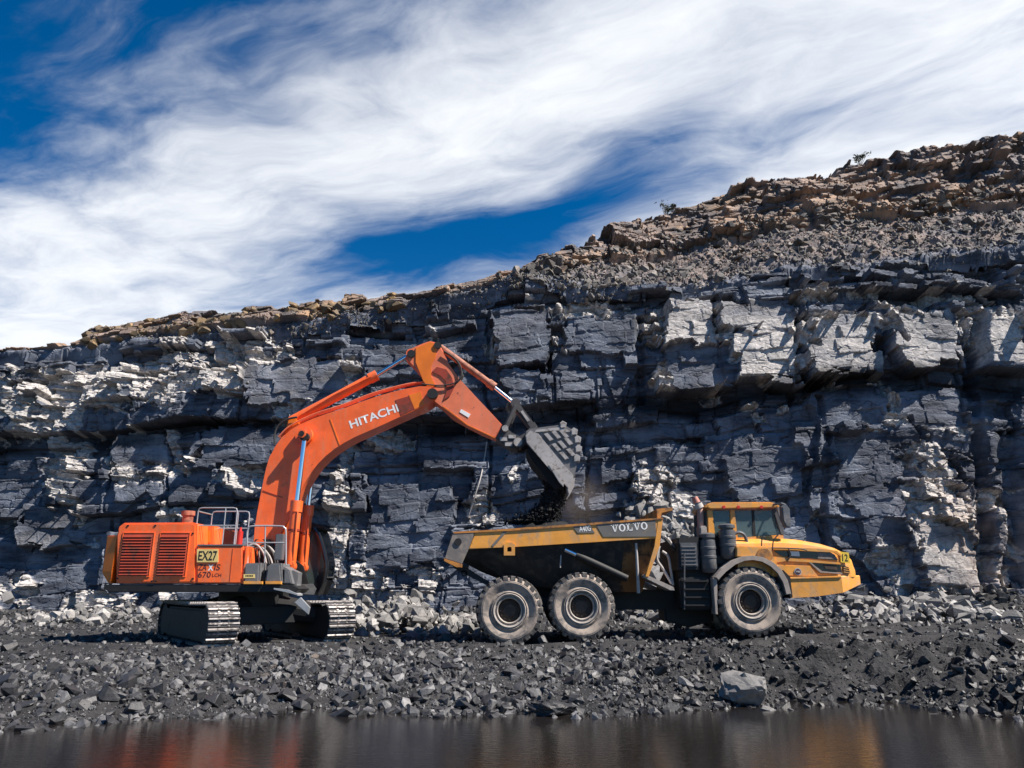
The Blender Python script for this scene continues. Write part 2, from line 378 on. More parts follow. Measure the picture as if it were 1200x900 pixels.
def arc_pts(pts, n=8):                        # Catmull-Rom through pts
    pts = [Vector(p) for p in pts]; res = []
    for i in range(len(pts) - 1):
        p0 = pts[max(i - 1, 0)]; p1 = pts[i]; p2 = pts[i + 1]; p3 = pts[min(i + 2, len(pts) - 1)]
        for k in range(n):
            t = k / n
            res.append(0.5 * ((2 * p1) + (p2 - p0) * t + (2 * p0 - 5 * p1 + 4 * p2 - p3) * t * t + (3 * p1 - p0 - 3 * p2 + p3) * t ** 3))
    res.append(pts[-1]); return res
def lathe(profile, center, axis_y=1, seg=48, bm=None, closed=False):
    """profile of (radius, y offset) spun about the Y axis through center"""
    b = bm or bmesh.new(); rings = []
    for r, y in profile:
        rings.append([b.verts.new((center[0] + r * math.cos(2 * math.pi * k / seg), center[1] + y, center[2] + r * math.sin(2 * math.pi * k / seg))) for k in range(seg)])
    n = len(rings)
    for i in range(n if closed else n - 1):
        A = rings[i]; B = rings[(i + 1) % n]
        for k in range(seg):
            j = (k + 1) % seg; b.faces.new((A[k], A[j], B[j], B[k]))
    if not closed:
        if profile[0][0] > 0.001: b.faces.new(rings[0][::-1])
        if profile[-1][0] > 0.001: b.faces.new(rings[-1])
    bmesh.ops.recalc_face_normals(b, faces=b.faces)
    return b
def text_part(txt, x, z, y, height, ang, mat, parent, bold=0.0, stretch=1.0, width=None, shear=0.0):
    """flat lettering on an upright plane facing the camera; (x, z) is the lower left of the word"""
    cu = bpy.data.curves.new('lettering', 'FONT'); cu.body = txt; cu.size = 1.0; cu.offset = bold; cu.shear = shear
    ob = bpy.data.objects.new('lettering', cu); col.objects.link(ob)
    bpy.context.view_layer.update()
    dg = bpy.context.evaluated_depsgraph_get()
    me = bpy.data.meshes.new_from_object(ob.evaluated_get(dg))
    bpy.data.objects.remove(ob); bpy.data.curves.remove(cu)
    co = np.array([v.co[:] for v in me.vertices])
    mn = co.min(0); mxx = co.max(0); s = height / (mxx[1] - mn[1])
    sx = s * stretch if width is None else width / (mxx[0] - mn[0])
    o = origin(parent)
    ca, sa_ = math.cos(ang), math.sin(ang)
    for v in me.vertices:
        lx = (v.co.x - mn[0]) * sx; lz = (v.co.y - mn[1]) * s
        v.co = (x + lx * ca - lz * sa_ - o.x, y - o.y, z + lx * sa_ + lz * ca - o.z)
    me.materials.clear(); me.materials.append(M[mat])
    ob = bpy.data.objects.new('lettering', me); link(ob, parent); return ob

# ------------------------------------------------------------------ cliff
WA, WB = 35.0, -0.13                         # wall line Y = WA + WB * X
def Yw(X): return WA + WB * X
def PW(px, py, off=0.0):
    u, dy, dz = ray(px, py); t = (WA + off) / (dy - WB * u)
    return u * t, CAM_Z + dz * t
def curve(pts, off=0.0):
    q = sorted((PW(a, b, off if not callable(off) else off(a))) for a, b in pts)
    return np.array([p[0] for p in q]), np.array([p[1] for p in q])
edge_px = [(-400, 430), (-100, 418), (0, 411), (60, 408), (123, 402), (180, 393), (240, 384), (313, 376), (380, 370), (447, 362), (520, 345), (560, 333), (610, 319), (713, 326), (800, 324), (900, 312), (1000, 300), (1100, 290), (1200, 279), (1400, 262), (1700, 245)]
tal_px = [(-400, 432), (0, 413), (90, 404), (107, 400), (213, 385), (293, 376), (393, 368), (447, 360), (520, 344), (570, 331), (610, 316), (640, 306), (690, 302), (760, 290), (827, 276), (920, 262), (1013, 253), (1200, 239), (1400, 222), (1700, 205)]
sky_px = [(-400, 433), (0, 414), (88, 405), (107, 386), (140, 380), (213, 368), (293, 361), (393, 352), (450, 350), (500, 342), (560, 328), (610, 314), (650, 294), (690, 270), (720, 249), (790, 229), (860, 216), (930, 204), (1000, 193), (1050, 187), (1100, 178), (1150, 165), (1200, 153), (1400, 120), (1700, 80)]
def off2(px): return 1.2 + 6.3 * float(sstep(np.array(px), 600, 900))
def off3(px): return 2.0 + 9.5 * float(sstep(np.array(px), 560, 900))
e_x, e_z = curve(edge_px); t_x, t_z = curve(tal_px, off2); s_x, s_z = curve(sky_px, off3)
ledA_px = [(-300, 520), (0, 512), (100, 505), (200, 494), (300, 488), (420, 490), (560, 485), (660, 470), (760, 457), (860, 450), (940, 440), (1050, 428), (1150, 430), (1200, 436), (1500, 436)]
a_x, a_z = curve(ledA_px)
NX = 1250
Xs = np.linspace(-44, 42, NX)
# denser columns inside the view
Xs = np.interp(np.linspace(0, 1, NX), [0, 0.06, 0.93, 1.0], [-44, -29, 32, 46])
nw, nb, nf, npl = 380, 70, 90, 8
z1 = np.interp(Xs, e_x, e_z); z2 = np.interp(Xs, t_x, t_z); z3 = np.interp(Xs, s_x, s_z)
pxcol = 600 + Xs / (Yw(Xs) * 0.97) * FPX
o2 = 1.2 + 6.3 * sstep(pxcol, 600, 900); o3 = 2.0 + 9.5 * sstep(pxcol, 560, 900)
tw = np.linspace(0, 1, nw)
D = []; Z = []; ND = []; NZ = []; ZONE = []
for t in tw:
    D.append(0.7 * t + 0 * Xs); Z.append(-1.6 + (z1 + 1.6) * t); ND.append(-np.ones(NX)); NZ.append(0.08 * np.ones(NX)); ZONE.append(0 * Xs)
for i in range(1, nb + 1):
    t = i / nb; D.append(0.7 + (o2 - 0.7) * t); Z.append(z1 + (z2 - z1) * t)
    ND.append(-0.55 * np.ones(NX)); NZ.append(0.83 * np.ones(NX)); ZONE.append(1 + 0 * Xs)
for i in range(1, nf + 1):
    t = i / nf; D.append(o2 + (o3 - o2) * t); Z.append(z2 + (z3 - z2) * t)
    ND.append(-0.95 * np.ones(NX)); NZ.append(0.3 * np.ones(NX)); ZONE.append(2 + 0 * Xs)
for i in range(1, npl + 1):
    t = (i / npl) ** 1.5; D.append(o3 + 28 * t); Z.append(z3 - 0.5 * t); ND.append(0 * Xs); NZ.append(np.ones(NX)); ZONE.append(3 + 0 * Xs)
D = np.array(D); Z = np.array(Z); ND = np.array(ND); NZ = np.array(NZ); ZONE = np.array(ZONE)
XX = np.broadcast_to(Xs, D.shape).copy()
zA = np.interp(Xs, a_x, a_z)
LL = Z - zA[None, :] + 0.30 * fbm(XX * 0.25, Z * 0.15, 5, 2) + 0.07 * facet(XX * 0.9, Z * 0.5, 6, 0.5)
# beds: (lower, upper, base offset outwards, joint spacing, random amplitude)
beds = [(-14, -8.2, 0.42, 6.5, 0.20), (-8.2, -5.3, 0.30, 6.0, 0.24), (-5.3, -4.4, 0.02, 4.0, 0.22), (-4.4, -2.6, 0.18, 4.6, 0.28), (-2.6, -2.2, -0.10, 2.4, 0.25), (-2.2, -1.4, -0.20, 3.6, 0.25),
        (-1.4, -0.75, -0.42, 3.0, 0.18), (-0.75, 0.0, -0.52, 4.0, 0.18), (0.0, 1.5, 0.36, 3.6, 0.28), (1.5, 2.6, 0.32, 3.9, 0.36), (2.6, 2.95, 0.10, 1.6, 0.30), (2.95, 3.35, -0.10, 2.2, 0.35), (3.35, 4.0, -0.45, 3.0, 0.30), (4.0, 4.3, -0.25, 1.6, 0.36),
        (4.3, 4.75, -0.55, 2.4, 0.38), (4.75, 5.05, -0.45, 1.7, 0.40), (5.05, 5.5, -0.75, 2.3, 0.40), (5.5, 5.8, -0.65, 1.6, 0.40), (5.8, 6.3, -0.9, 2.0, 0.42), (6.3, 7.0, -0.85, 1.8, 0.4), (7.0, 9.0, -0.9, 1.8, 0.4), (9.0, 20.0, -0.9, 1.8, 0.4)]
bounds = np.array([b[0] for b in beds[1:]])
def bedded(XX, LL, beds, bounds, seed, rough=0.06):
    li = np.searchsorted(bounds, LL); disp = np.zeros(XX.shape)
    Xn = XX + 0.30 * facet(XX * 0.5, LL * 1.6, seed + 3, 0.4)
    for k, (lo, hi, off, sp, amp) in enumerate(beds):
        m = li == k
        if not m.any(): continue
        r = np.random.default_rng(seed * 100 + k)
        js = np.cumsum(r.gamma(2.2, sp / 2.2, 200) + 0.25) - 70
        x = Xn[m]; l = LL[m]; j = np.searchsorted(js, x); j = np.clip(j, 1, len(js) - 1)
        ro = r.normal(0, 1, 202); ty = r.uniform(-0.10, 0.20, 202); tp = r.uniform(-0.06, 0.12, 202)
        xc = (js[j] + js[j - 1]) / 2; lc = (lo + hi) / 2
        d = off + amp * ro[j] - ty[j] * np.clip(x - xc, -2, 2) - tp[j] * np.clip(l - lc, -1, 1)
        # joint grooves and rounded bed edges
        dj = np.minimum(np.abs(x - js[j]), np.abs(x - js[j - 1]))
        d -= 0.12 * np.exp(-(dj / 0.045) ** 2) * (r.uniform(0, 1, 202)[j] > 0.6)
        dl = np.minimum(np.abs(l - lo), np.abs(l - hi)); d -= 0.10 * np.exp(-(dl / 0.05) ** 2) * sstep(fbm(x * 0.5, l * 0 + k, seed + 40), -0.2, 0.3)
        disp[m] = d
    disp += rough * fbm(XX * 1.5, LL * 2.2, seed + 9, 4)
    return disp
XXf, Zf_, LLf, Zonef = XX, Z, LL, ZONE
XX, Z, LL, ZONE = XX[:nw], Z[:nw], LL[:nw], ZONE[:nw]
disp = bedded(XX, LL, beds, bounds, 11, 0.02)
# spalled patches: unevenly broken rock, its pale colour also painting the sunlit areas (photo ellipses on the wall plane)
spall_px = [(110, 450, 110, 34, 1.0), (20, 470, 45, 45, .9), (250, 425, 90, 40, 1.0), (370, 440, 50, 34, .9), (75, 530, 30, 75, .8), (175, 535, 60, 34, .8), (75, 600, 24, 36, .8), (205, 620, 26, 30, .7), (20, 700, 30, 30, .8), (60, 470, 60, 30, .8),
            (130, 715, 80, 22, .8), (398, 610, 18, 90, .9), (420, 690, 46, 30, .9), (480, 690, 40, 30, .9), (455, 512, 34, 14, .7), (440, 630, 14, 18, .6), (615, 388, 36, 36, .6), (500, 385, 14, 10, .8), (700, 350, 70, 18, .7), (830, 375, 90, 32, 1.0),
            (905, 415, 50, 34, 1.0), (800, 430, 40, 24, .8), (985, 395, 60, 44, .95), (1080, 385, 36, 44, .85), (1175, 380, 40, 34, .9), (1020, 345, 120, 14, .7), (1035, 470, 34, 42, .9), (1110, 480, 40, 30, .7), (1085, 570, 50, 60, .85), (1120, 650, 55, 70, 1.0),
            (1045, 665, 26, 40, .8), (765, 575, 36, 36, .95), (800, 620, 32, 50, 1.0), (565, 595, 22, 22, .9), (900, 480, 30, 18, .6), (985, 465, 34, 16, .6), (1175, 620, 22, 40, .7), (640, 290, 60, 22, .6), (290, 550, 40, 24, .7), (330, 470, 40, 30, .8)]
spall_lit = np.zeros(XX.shape)
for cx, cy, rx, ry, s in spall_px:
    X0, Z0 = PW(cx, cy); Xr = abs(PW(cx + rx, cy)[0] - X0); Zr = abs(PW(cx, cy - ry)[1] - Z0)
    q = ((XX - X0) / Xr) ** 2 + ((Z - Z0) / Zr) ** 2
    spall_lit = np.maximum(spall_lit, s * np.clip(1.25 - q * 0.75, 0, 1))
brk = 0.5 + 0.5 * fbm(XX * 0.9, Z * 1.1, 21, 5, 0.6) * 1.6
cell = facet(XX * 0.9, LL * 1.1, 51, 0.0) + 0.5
spall_lit = sstep(spall_lit * 0.85 + (brk - 0.5) * 0.9 + (cell - 0.5) * 0.55 - 0.12, 0.28, 0.50)
spall_lit *= (ZONE < 0.5)
# right-angled blocks of uneven size: cells with flat, slightly turned faces
def blocks(x, l, w, h, seed, amp, tilt, groove, bias=0.40):
    l = l + 0.25 * h * facet(x * 0.8 / w, l * 0.8 / h, seed + 9, 0.4)
    lr = np.floor(l / h); fl = l / h - lr
    sh_ = h2(lr, lr * 0 + 3, seed) * 7.0; ww = w * (0.55 + 1.2 * h2(lr, lr * 0 + 5, seed))
    xc_ = (x + 0.16 * w * facet(x * 0.9 / w, l * 1.2 / h, seed + 11, 0.5)) / ww + sh_; xr = np.floor(xc_); fx_ = xc_ - xr
    o_ = (h2(xr, lr, seed + 2) - 0.5) * amp - (h2(xr, lr, seed + 3) - bias) * tilt * (fx_ - 0.5) * ww - (h2(xr, lr, seed + 4) - 0.5) * tilt * (fl - 0.5) * h
    eg = np.minimum(np.minimum(fx_, 1 - fx_) * ww, np.minimum(fl, 1 - fl) * h)
    return o_ - groove * np.exp(-(eg / 0.035) ** 2) * (h2(xr, lr, seed + 6) > 0.45)
fa = facet(XX * 0.5, LL * 0.8, 31, 0.35, -0.30) * 0.35 + blocks(XX, LL, 1.5, 0.70, 171, 0.45, 0.75, 0.0, 0.12) + blocks(XX + 5.1, LL, 0.60, 0.26, 173, 0.12, 0.5, 0.0, 0.2) + facet(XX * 2.4, LL * 3.5, 39, 0.4, -0.2) * 0.05
disp += spall_lit * (fa + 0.02)
blk = blocks(XX, LL, 3.4, 1.35, 151, 0.26, 0.24, 0.08) + 0.7 * blocks(XX + 3.3, LL, 1.3, 0.50, 157, 0.13, 0.22, 0.05) * sstep(fbm(XX * 0.16, LL * 0.22, 161, 3), -0.25, 0.15)
disp += (1 - 0.7 * spall_lit) * blk
disp += (1 - spall_lit) * (facet(XX * 0.26, LL * 0.16, 45, 0.26, -0.06) * 0.42 + facet(XX * 2.4, LL * 3.0, 47, 0.3) * 0.025)
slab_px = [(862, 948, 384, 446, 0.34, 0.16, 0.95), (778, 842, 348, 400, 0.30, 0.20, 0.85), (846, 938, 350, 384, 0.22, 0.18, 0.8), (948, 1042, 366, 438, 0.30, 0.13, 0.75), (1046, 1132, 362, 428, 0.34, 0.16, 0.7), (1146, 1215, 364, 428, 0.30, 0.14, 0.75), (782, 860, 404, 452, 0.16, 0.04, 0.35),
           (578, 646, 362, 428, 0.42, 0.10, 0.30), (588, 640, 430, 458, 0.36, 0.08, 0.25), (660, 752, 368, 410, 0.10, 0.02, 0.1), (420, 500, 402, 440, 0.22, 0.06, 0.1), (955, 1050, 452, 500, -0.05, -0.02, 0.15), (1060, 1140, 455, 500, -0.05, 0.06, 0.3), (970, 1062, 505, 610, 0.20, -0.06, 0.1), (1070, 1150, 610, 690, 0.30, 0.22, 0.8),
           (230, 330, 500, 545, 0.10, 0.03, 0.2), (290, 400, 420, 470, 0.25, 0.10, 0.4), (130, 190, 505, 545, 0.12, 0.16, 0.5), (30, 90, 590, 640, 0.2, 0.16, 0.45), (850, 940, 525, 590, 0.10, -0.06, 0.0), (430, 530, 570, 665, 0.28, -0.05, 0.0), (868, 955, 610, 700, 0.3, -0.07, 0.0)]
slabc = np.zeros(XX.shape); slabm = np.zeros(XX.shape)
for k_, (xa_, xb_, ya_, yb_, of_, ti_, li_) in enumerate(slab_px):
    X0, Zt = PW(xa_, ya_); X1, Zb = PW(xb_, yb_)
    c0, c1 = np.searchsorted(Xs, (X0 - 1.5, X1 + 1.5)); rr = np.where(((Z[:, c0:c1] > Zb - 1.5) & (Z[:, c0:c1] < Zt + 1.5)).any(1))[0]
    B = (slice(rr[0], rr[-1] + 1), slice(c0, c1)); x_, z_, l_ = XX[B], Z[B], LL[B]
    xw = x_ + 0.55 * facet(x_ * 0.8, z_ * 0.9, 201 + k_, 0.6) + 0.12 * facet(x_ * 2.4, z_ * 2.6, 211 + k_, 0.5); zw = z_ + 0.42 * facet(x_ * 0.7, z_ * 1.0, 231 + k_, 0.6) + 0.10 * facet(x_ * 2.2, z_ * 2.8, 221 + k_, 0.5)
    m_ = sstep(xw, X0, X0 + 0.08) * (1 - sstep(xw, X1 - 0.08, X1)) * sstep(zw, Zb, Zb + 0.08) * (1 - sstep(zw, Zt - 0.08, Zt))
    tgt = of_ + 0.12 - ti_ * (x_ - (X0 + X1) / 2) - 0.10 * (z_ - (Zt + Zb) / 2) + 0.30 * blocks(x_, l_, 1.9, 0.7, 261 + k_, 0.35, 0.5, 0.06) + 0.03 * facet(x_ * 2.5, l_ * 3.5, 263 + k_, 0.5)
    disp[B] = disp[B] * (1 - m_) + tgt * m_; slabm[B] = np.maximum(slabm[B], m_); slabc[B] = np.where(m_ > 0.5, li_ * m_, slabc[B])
spall_lit = spall_lit * (1 - slabm) + slabc * (0.75 + 0.5 * fbm(XX * 0.7, Z * 1.1, 271, 4)) * slabm  # slabs turned to the sun also get sunlit paleness in their colour
# drill half-barrels and open joints
for px, y0, y1, w, d in [(408, 525, 705, 0.07, 0.22), (572, 350, 640, 0.09, 0.22), (963, 460, 690, 0.16, 0.35), (1135, 355, 480, 0.10, 0.4), (1152, 360, 700, 0.30, 0.55), (127, 490, 690, 0.09, 0.2), (195, 500, 640, 0.07, 0.2), (660, 305, 380, 0.07, 0.2), (940, 345, 470, 0.14, 0.35), (1040, 365, 460, 0.12, 0.3), (842, 340, 430, 0.10, 0.25), (755, 360, 470, 0.2, 0.3), (1190, 500, 690, 0.5, 0.5), (690, 480, 640, 0.1, 0.2)]:
    X0, Zt = PW(px, y0); _, Zb = PW(px, y1); Xb = PW(px, y1)[0]
    xc = X0 + (Xb - X0) * np.clip((Zt - Z) / (Zt - Zb), 0, 1) + 0.28 * fbm(Z * 0.55, Z * 0 + px, 3, 4, 0.6)
    disp -= 1.5 * d * (0.35 + 0.65 * sstep(fbm(Z * 0.9, Z * 0 + px, 5), -0.25, 0.15)) * np.exp(-((XX - xc) / (w * 0.9)) ** 4) * (Z < Zt) * (Z > Zb) * (ZONE < 0.5)
def pad_rows(a): return np.concatenate([a, np.repeat(a[-1:], XXf.shape[0] - a.shape[0], 0)], 0)
disp = pad_rows(disp); spall_lit = pad_rows(spall_lit); XX, Z, LL, ZONE = XXf, Zf_, LLf, Zonef
spall_lit = spall_lit * (ZONE < 0.5)
# upper weathered hill: smaller blocks, rubble bench
beds_u = []; l = -40.0; ru = np.random.default_rng(5)
while l < 40:
    h = ru.uniform(0.45, 1.1); beds_u.append((l, l + h, 0.0, 1.3, 0.38)); l += h
bu = np.array([b[0] for b in beds_u[1:]])
Lu = Z - 0.25 * XX + 0.3 * fbm(XX * 0.3, Z * 0.3, 61)
amp_u = 0.75 + 0.4 * sstep(600 + XX / (Yw(XX) * 0.97) * FPX, 560, 760)
r0_ = nw + nb - 2; XXh, Luh = XX[r0_:], Lu[r0_:]
du = 0.5 * bedded(XXh, Luh, beds_u, bu, 23, 0.03) + blocks(XXh, Luh, 2.6, 0.90, 181, 0.85, 0.35, 0.12, 0.3) + blocks(XXh + 2.2, Luh, 1.0, 0.42, 183, 0.28, 0.4, 0.06, 0.3) + facet(XXh * 2.2, Luh * 2.4, 73, 0.6, -0.2) * 0.10
du = np.concatenate([np.zeros((r0_, NX)), du], 0)
Xb_, Db_ = XX[nw - 1:nw + nb + 2], D[nw - 1:nw + nb + 2]
db = -0.25 + fbm(Xb_ * 0.5, Db_ * 0.6, 81, 5, 0.6) * 0.5 + facet(Xb_ * 2.5, Db_ * 2.5, 83, 0.7) * 0.12 + facet(Xb_ * 1.0, Db_ * 1.0, 85, 0.6) * 0.18
db = np.concatenate([np.zeros((nw - 1, NX)), db, np.zeros((XX.shape[0] - nw - nb - 2, NX))], 0)
inb = sstep(D - 0.7, 0.0, 0.35)
disp = np.where(ZONE > 2.5, 0.25 * fbm(XX * 0.6, D * 0.6, 91) + 0.3 * facet(XX * 0.8, D * 0.8, 93, 0.4), np.where(ZONE > 1.5, du * amp_u * 0.9, np.where(ZONE > 0.5, disp[nw - 1][None, :] * (1 - inb) + db * inb * amp_u, disp)))
nl = np.sqrt(ND ** 2 + NZ ** 2)
YY = Yw(XX) + D + ND / nl * disp; ZZ = Z + NZ / nl * disp
XO = XX + WB * (D * 0)                        # columns run straight back
def grid_mesh(name, X, Y, Zg, mat):
    nr, nc = X.shape
    co = np.stack([X, Y, Zg], -1).reshape(-1, 3).astype(np.float32)
    idx = np.arange(nr * nc).reshape(nr, nc)
    q = np.stack([idx[:-1, :-1], idx[:-1, 1:], idx[1:, 1:], idx[1:, :-1]], -1).reshape(-1, 4)
    me = bpy.data.meshes.new(name)
    me.vertices.add(len(co)); me.vertices.foreach_set('co', co.ravel())
    me.loops.add(q.size); me.loops.foreach_set('vertex_index', q.ravel().astype(np.int32))
    me.polygons.add(len(q)); me.polygons.foreach_set('loop_start', np.arange(0, q.size, 4, dtype=np.int32))
    me.update(calc_edges=True); me.materials.append(M[mat])
    me.polygons.foreach_set('use_smooth', np.zeros(len(me.polygons), dtype=bool))
    o = bpy.data.objects.new(name, me); link(o); return o
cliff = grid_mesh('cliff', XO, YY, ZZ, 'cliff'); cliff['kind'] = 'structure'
cliff['label'] = 'tall dark blue-grey layered quarry wall rising to a brown blocky hilltop'
brown = np.where(ZONE > 1.5, np.where(pxcol[None, :] > 560, 0.78 + 0.2 * (1 - sstep((Z - z2[None, :]) / np.maximum(z3 - z2, 0.3)[None, :], 0.15, 0.5)), 1.0), np.where(ZONE > 0.5, 0.55 * sstep(D, 0.9, 2.2), 0.0))
brown = np.clip(brown * (0.75 + 0.5 * fbm(XX * 0.3, Z * 0.5, 95)) - 0.0, 0, 0.95)
pxg = 600 + XX / (Yw(XX) * 0.97) * FPX
rb = np.exp(-(((XX - PW(1130, 640)[0]) / 2.2) ** 2 + ((Z - PW(1130, 640)[1]) / 3.0) ** 2))
brown = np.maximum(brown, 0.35 * rb * (ZONE < 0.5))
seam_shade = np.exp(-((LL + 0.55) / 0.62) ** 4) * 1.1 + np.exp(-((LL - 3.8) / 0.35) ** 2) * 0.5 + np.exp(-((LL + 4.2) / 0.3) ** 2) * 0.45  # coal seams, also blackening the recess where the ledge's shade falls
seam_shade = np.clip(seam_shade * (ZONE < 0.5) * (1 - 0.6 * spall_lit) * (0.7 + 0.6 * fbm(XX * 0.4, Z, 97)), 0, 0.96)
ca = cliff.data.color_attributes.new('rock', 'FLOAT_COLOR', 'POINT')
ca.data.foreach_set('color', np.stack([spall_lit, brown, seam_shade, np.ones_like(spall_lit)], -1).reshape(-1).astype(np.float32))
def cliff_y(X, z):                            # front of the wall at a given height
    j = int(np.argmin(np.abs(Xs - X))); i = int(np.argmin(np.abs(ZZ[:nw, j] - z))); return float(YY[i, j])

# ------------------------------------------------------------------ ground and water
WATER_Z = -0.70
shore_px = [(-600, 880), (0, 857), (60, 855), (100, 848), (200, 843), (300, 838), (420, 836), (560, 837), (640, 838), (720, 839), (800, 833), (870, 829), (930, 831), (1000, 829), (1050, 831), (1130, 838), (1200, 846), (1500, 860)]
sh = sorted(PG(a, b, WATER_Z) for a, b in shore_px)
sh_x = np.array([p[0] for p in sh]); sh_y = np.array([p[1] for p in sh])
def pad_z(X):
    return -0.05 + 0.029 * np.log1p(np.exp((X + 1.0) * 1.2)) / 1.2
def gz(X, Y, detail=True):
    X = np.asarray(X, float); Y = np.asarray(Y, float)
    ys = np.interp(X, sh_x, sh_y) + 0.45 * fbm(X * 0.9, X * 0 + 3, 101, 5, 0.6)
    d = Y - ys
    pz = pad_z(X)
    up = WATER_Z + (pz - WATER_Z) * (0.58 * sstep(d, -0.1, 2.6) + 0.42 * sstep(d, 1.5, 8.5)) - 0.02
    dn = WATER_Z - 0.02 + np.maximum(d, -3.5) * 0.30
    z = np.where(d > 0, up, dn)
    z = np.where(Y < 5.0, WATER_Z - 1.07 + (0.9 + 0.67) * sstep(5.0 - Y, 0, 3.5), z)
    toe = Yw(X) - Y
    z = z + (0.65 + 0.5 * fbm(X * 0.25, X * 0 + 9, 103)) * np.exp(-np.maximum(toe, 0) / 1.7) * (Y > 20)
    if detail:
        bankm = sstep(d, -0.2, 0.6) * (1 - 0.75 * sstep(d, 6.5, 9.0))
        n = 0.16 * fbm(X * 0.7, Y * 0.7, 105, 4, 0.55) * bankm + 0.05 * fbm(X * 2.6, Y * 2.6, 107, 4, 0.6) * (0.4 + 0.6 * bankm)
        rgt = sstep(X, 2.5, 6.0) * bankm * (1 - sstep(d, 4, 7))
        n = n + rgt * (0.55 * fbm(X * 0.8, Y * 0.7, 109, 4, 0.55) + 0.24 * facet(X * 1.7, Y * 1.4, 111, 0.6))
        z = z + n
        # wheel ruts along the haul road
        for yr, w, dp in ((21.9, 0.28, 0.05), (20.2, 0.22, 0.05), (19.2, 0.3, 0.04), (24.5, 0.3, 0.05)):
            z = z - dp * np.exp(-((Y - yr - 0.3 * fbm(X * 0.15, X * 0 + yr, 113)) / w) ** 2) * sstep(X, -3, 1)
        tb = np.exp(-np.maximum(toe, 0) / 2.2) * (Y > 20)
        z = z + tb * (0.35 * fbm(X * 0.8, Y * 0.8, 115) + 0.2 * facet(X * 1.5, Y * 1.5, 117, 0.6))
    return z
gxs = np.interp(np.linspace(0, 1, 560), [0, .04, .12, .88, .96, 1], [-900, -60, -24, 24, 60, 900])
gys = np.interp(np.linspace(0, 1, 460), [0, .03, .08, .70, .90, .97, 1], [-900, -20, 8.5, 22.5, 36, 75, 1200])
GX, GY = np.meshgrid(gxs, gys)
GZ = gz(GX, GY)
GZ = np.where(np.abs(GX) > 60, np.where(GY > 34, -2.0, GZ * 0.0 - 0.9), GZ)
ground = grid_mesh('ground', GX, GY, GZ, 'ground'); ground['kind'] = 'structure'
ground['label'] = 'dark stony mine floor sloping down to the water'

mw, t, b = new_mat('pond_water')
b.inputs['Base Color'].default_value = (0.013, 0.011, 0.010, 1); b.inputs['Roughness'].default_value = 0.03
b.inputs['IOR'].default_value = 1.5; b.inputs['Specular IOR Level'].default_value = 1.0
geo = t.nodes.new('ShaderNodeNewGeometry'); mp = t.nodes.new('ShaderNodeMapping'); mp.inputs['Scale'].default_value = (1.2, 3.2, 1)
t.links.new(geo.outputs['Position'], mp.inputs[0])
tbump(t, b, tnoise(t, 4.5, 5, 0.6, mp.outputs[0], 0.3), 0.10, 0.04)
M['water'] = mw
bm = bmesh.new()
vs = [bm.verts.new(v) for v in ((-58, 1.5, WATER_Z), (58, 1.5, WATER_Z), (58, 16.0, WATER_Z), (-58, 16.0, WATER_Z))]
bm.faces.new(vs); wo = part('water', bm, 'water'); wo['kind'] = 'structure'; wo['label'] = 'still dark pond with dull reflections of the machines'

# ------------------------------------------------------------------ stones
def hull_template(seed, npts, flat):
    r = np.random.default_rng(seed)
    p = r.normal(0, 1, (npts, 3)); p /= np.linalg.norm(p, axis=1)[:, None]
    p = np.sign(p) * np.abs(p) ** 0.6; p *= r.uniform(0.78, 1.0, (npts, 1)); p *= np.array([1.0, r.uniform(0.6, 0.95), flat])
    b = bmesh.new(); vv = [b.verts.new(v) for v in p]
    res = bmesh.ops.convex_hull(b, input=vv)
    kill = list({g for g in list(res['geom_interior']) + list(res['geom_unused']) if isinstance(g, bmesh.types.BMVert)})
    if kill: bmesh.ops.delete(b, geom=kill, context='VERTS')
    bmesh.ops.triangulate(b, faces=b.faces)
    bmesh.ops.recalc_face_normals(b, faces=b.faces)
    b.verts.index_update()
    v = np.array([x.co[:] for x in b.verts]); f = np.array([[q.index for q in fc.verts] for fc in b.faces]); b.free()
    return v, f
T = [hull_template(500 + i, random.choice((11, 13, 15, 18)), random.uniform(0.45, 0.85)) for i in range(28)]
def rot_mats(n, r):
    q = r.normal(0, 1, (n, 4)); q /= np.linalg.norm(q, axis=1)[:, None]; w, x, y, z = q.T
    return np.stack([1 - 2 * (y * y + z * z), 2 * (x * y - z * w), 2 * (x * z + y * w), 2 * (x * y + z * w), 1 - 2 * (x * x + z * z), 2 * (y * z - x * w), 2 * (x * z - y * w), 2 * (y * z + x * w), 1 - 2 * (x * x + y * y)], -1).reshape(n, 3, 3)
def scatter_mesh(name, pos, size, mat, seed, parent=None):
    r = np.random.default_rng(seed); n = len(pos); Rm = rot_mats(n, r); kind = r.integers(0, len(T), n)
    V = []; F = []; base = 0
    for k in range(len(T)):
        ii = np.where(kind == k)[0]
        if not len(ii): continue
        v, f = T[k]
        w = np.einsum('nij,vj->nvi', Rm[ii], v) * size[ii][:, None, None] + pos[ii][:, None, :]
        V.append(w.reshape(-1, 3)); F.append((f[None] + (np.arange(len(ii)) * len(v))[:, None, None] + base).reshape(-1, 3)); base += len(ii) * len(v)
    V = np.concatenate(V).astype(np.float32); F = np.concatenate(F).astype(np.int32)
    me = bpy.data.meshes.new(name); me.vertices.add(len(V)); me.vertices.foreach_set('co', V.ravel())
    me.loops.add(F.size); me.loops.foreach_set('vertex_index', F.ravel()); me.polygons.add(len(F))
    me.polygons.foreach_set('loop_start', np.arange(0, F.size, 3, dtype=np.int32)); me.update(calc_edges=True)
    me.polygons.foreach_set('use_smooth', np.zeros(len(F), dtype=bool))
    me.materials.append(M[mat]); o = bpy.data.objects.new(name, me); link(o, parent); return o
tmesh = {}
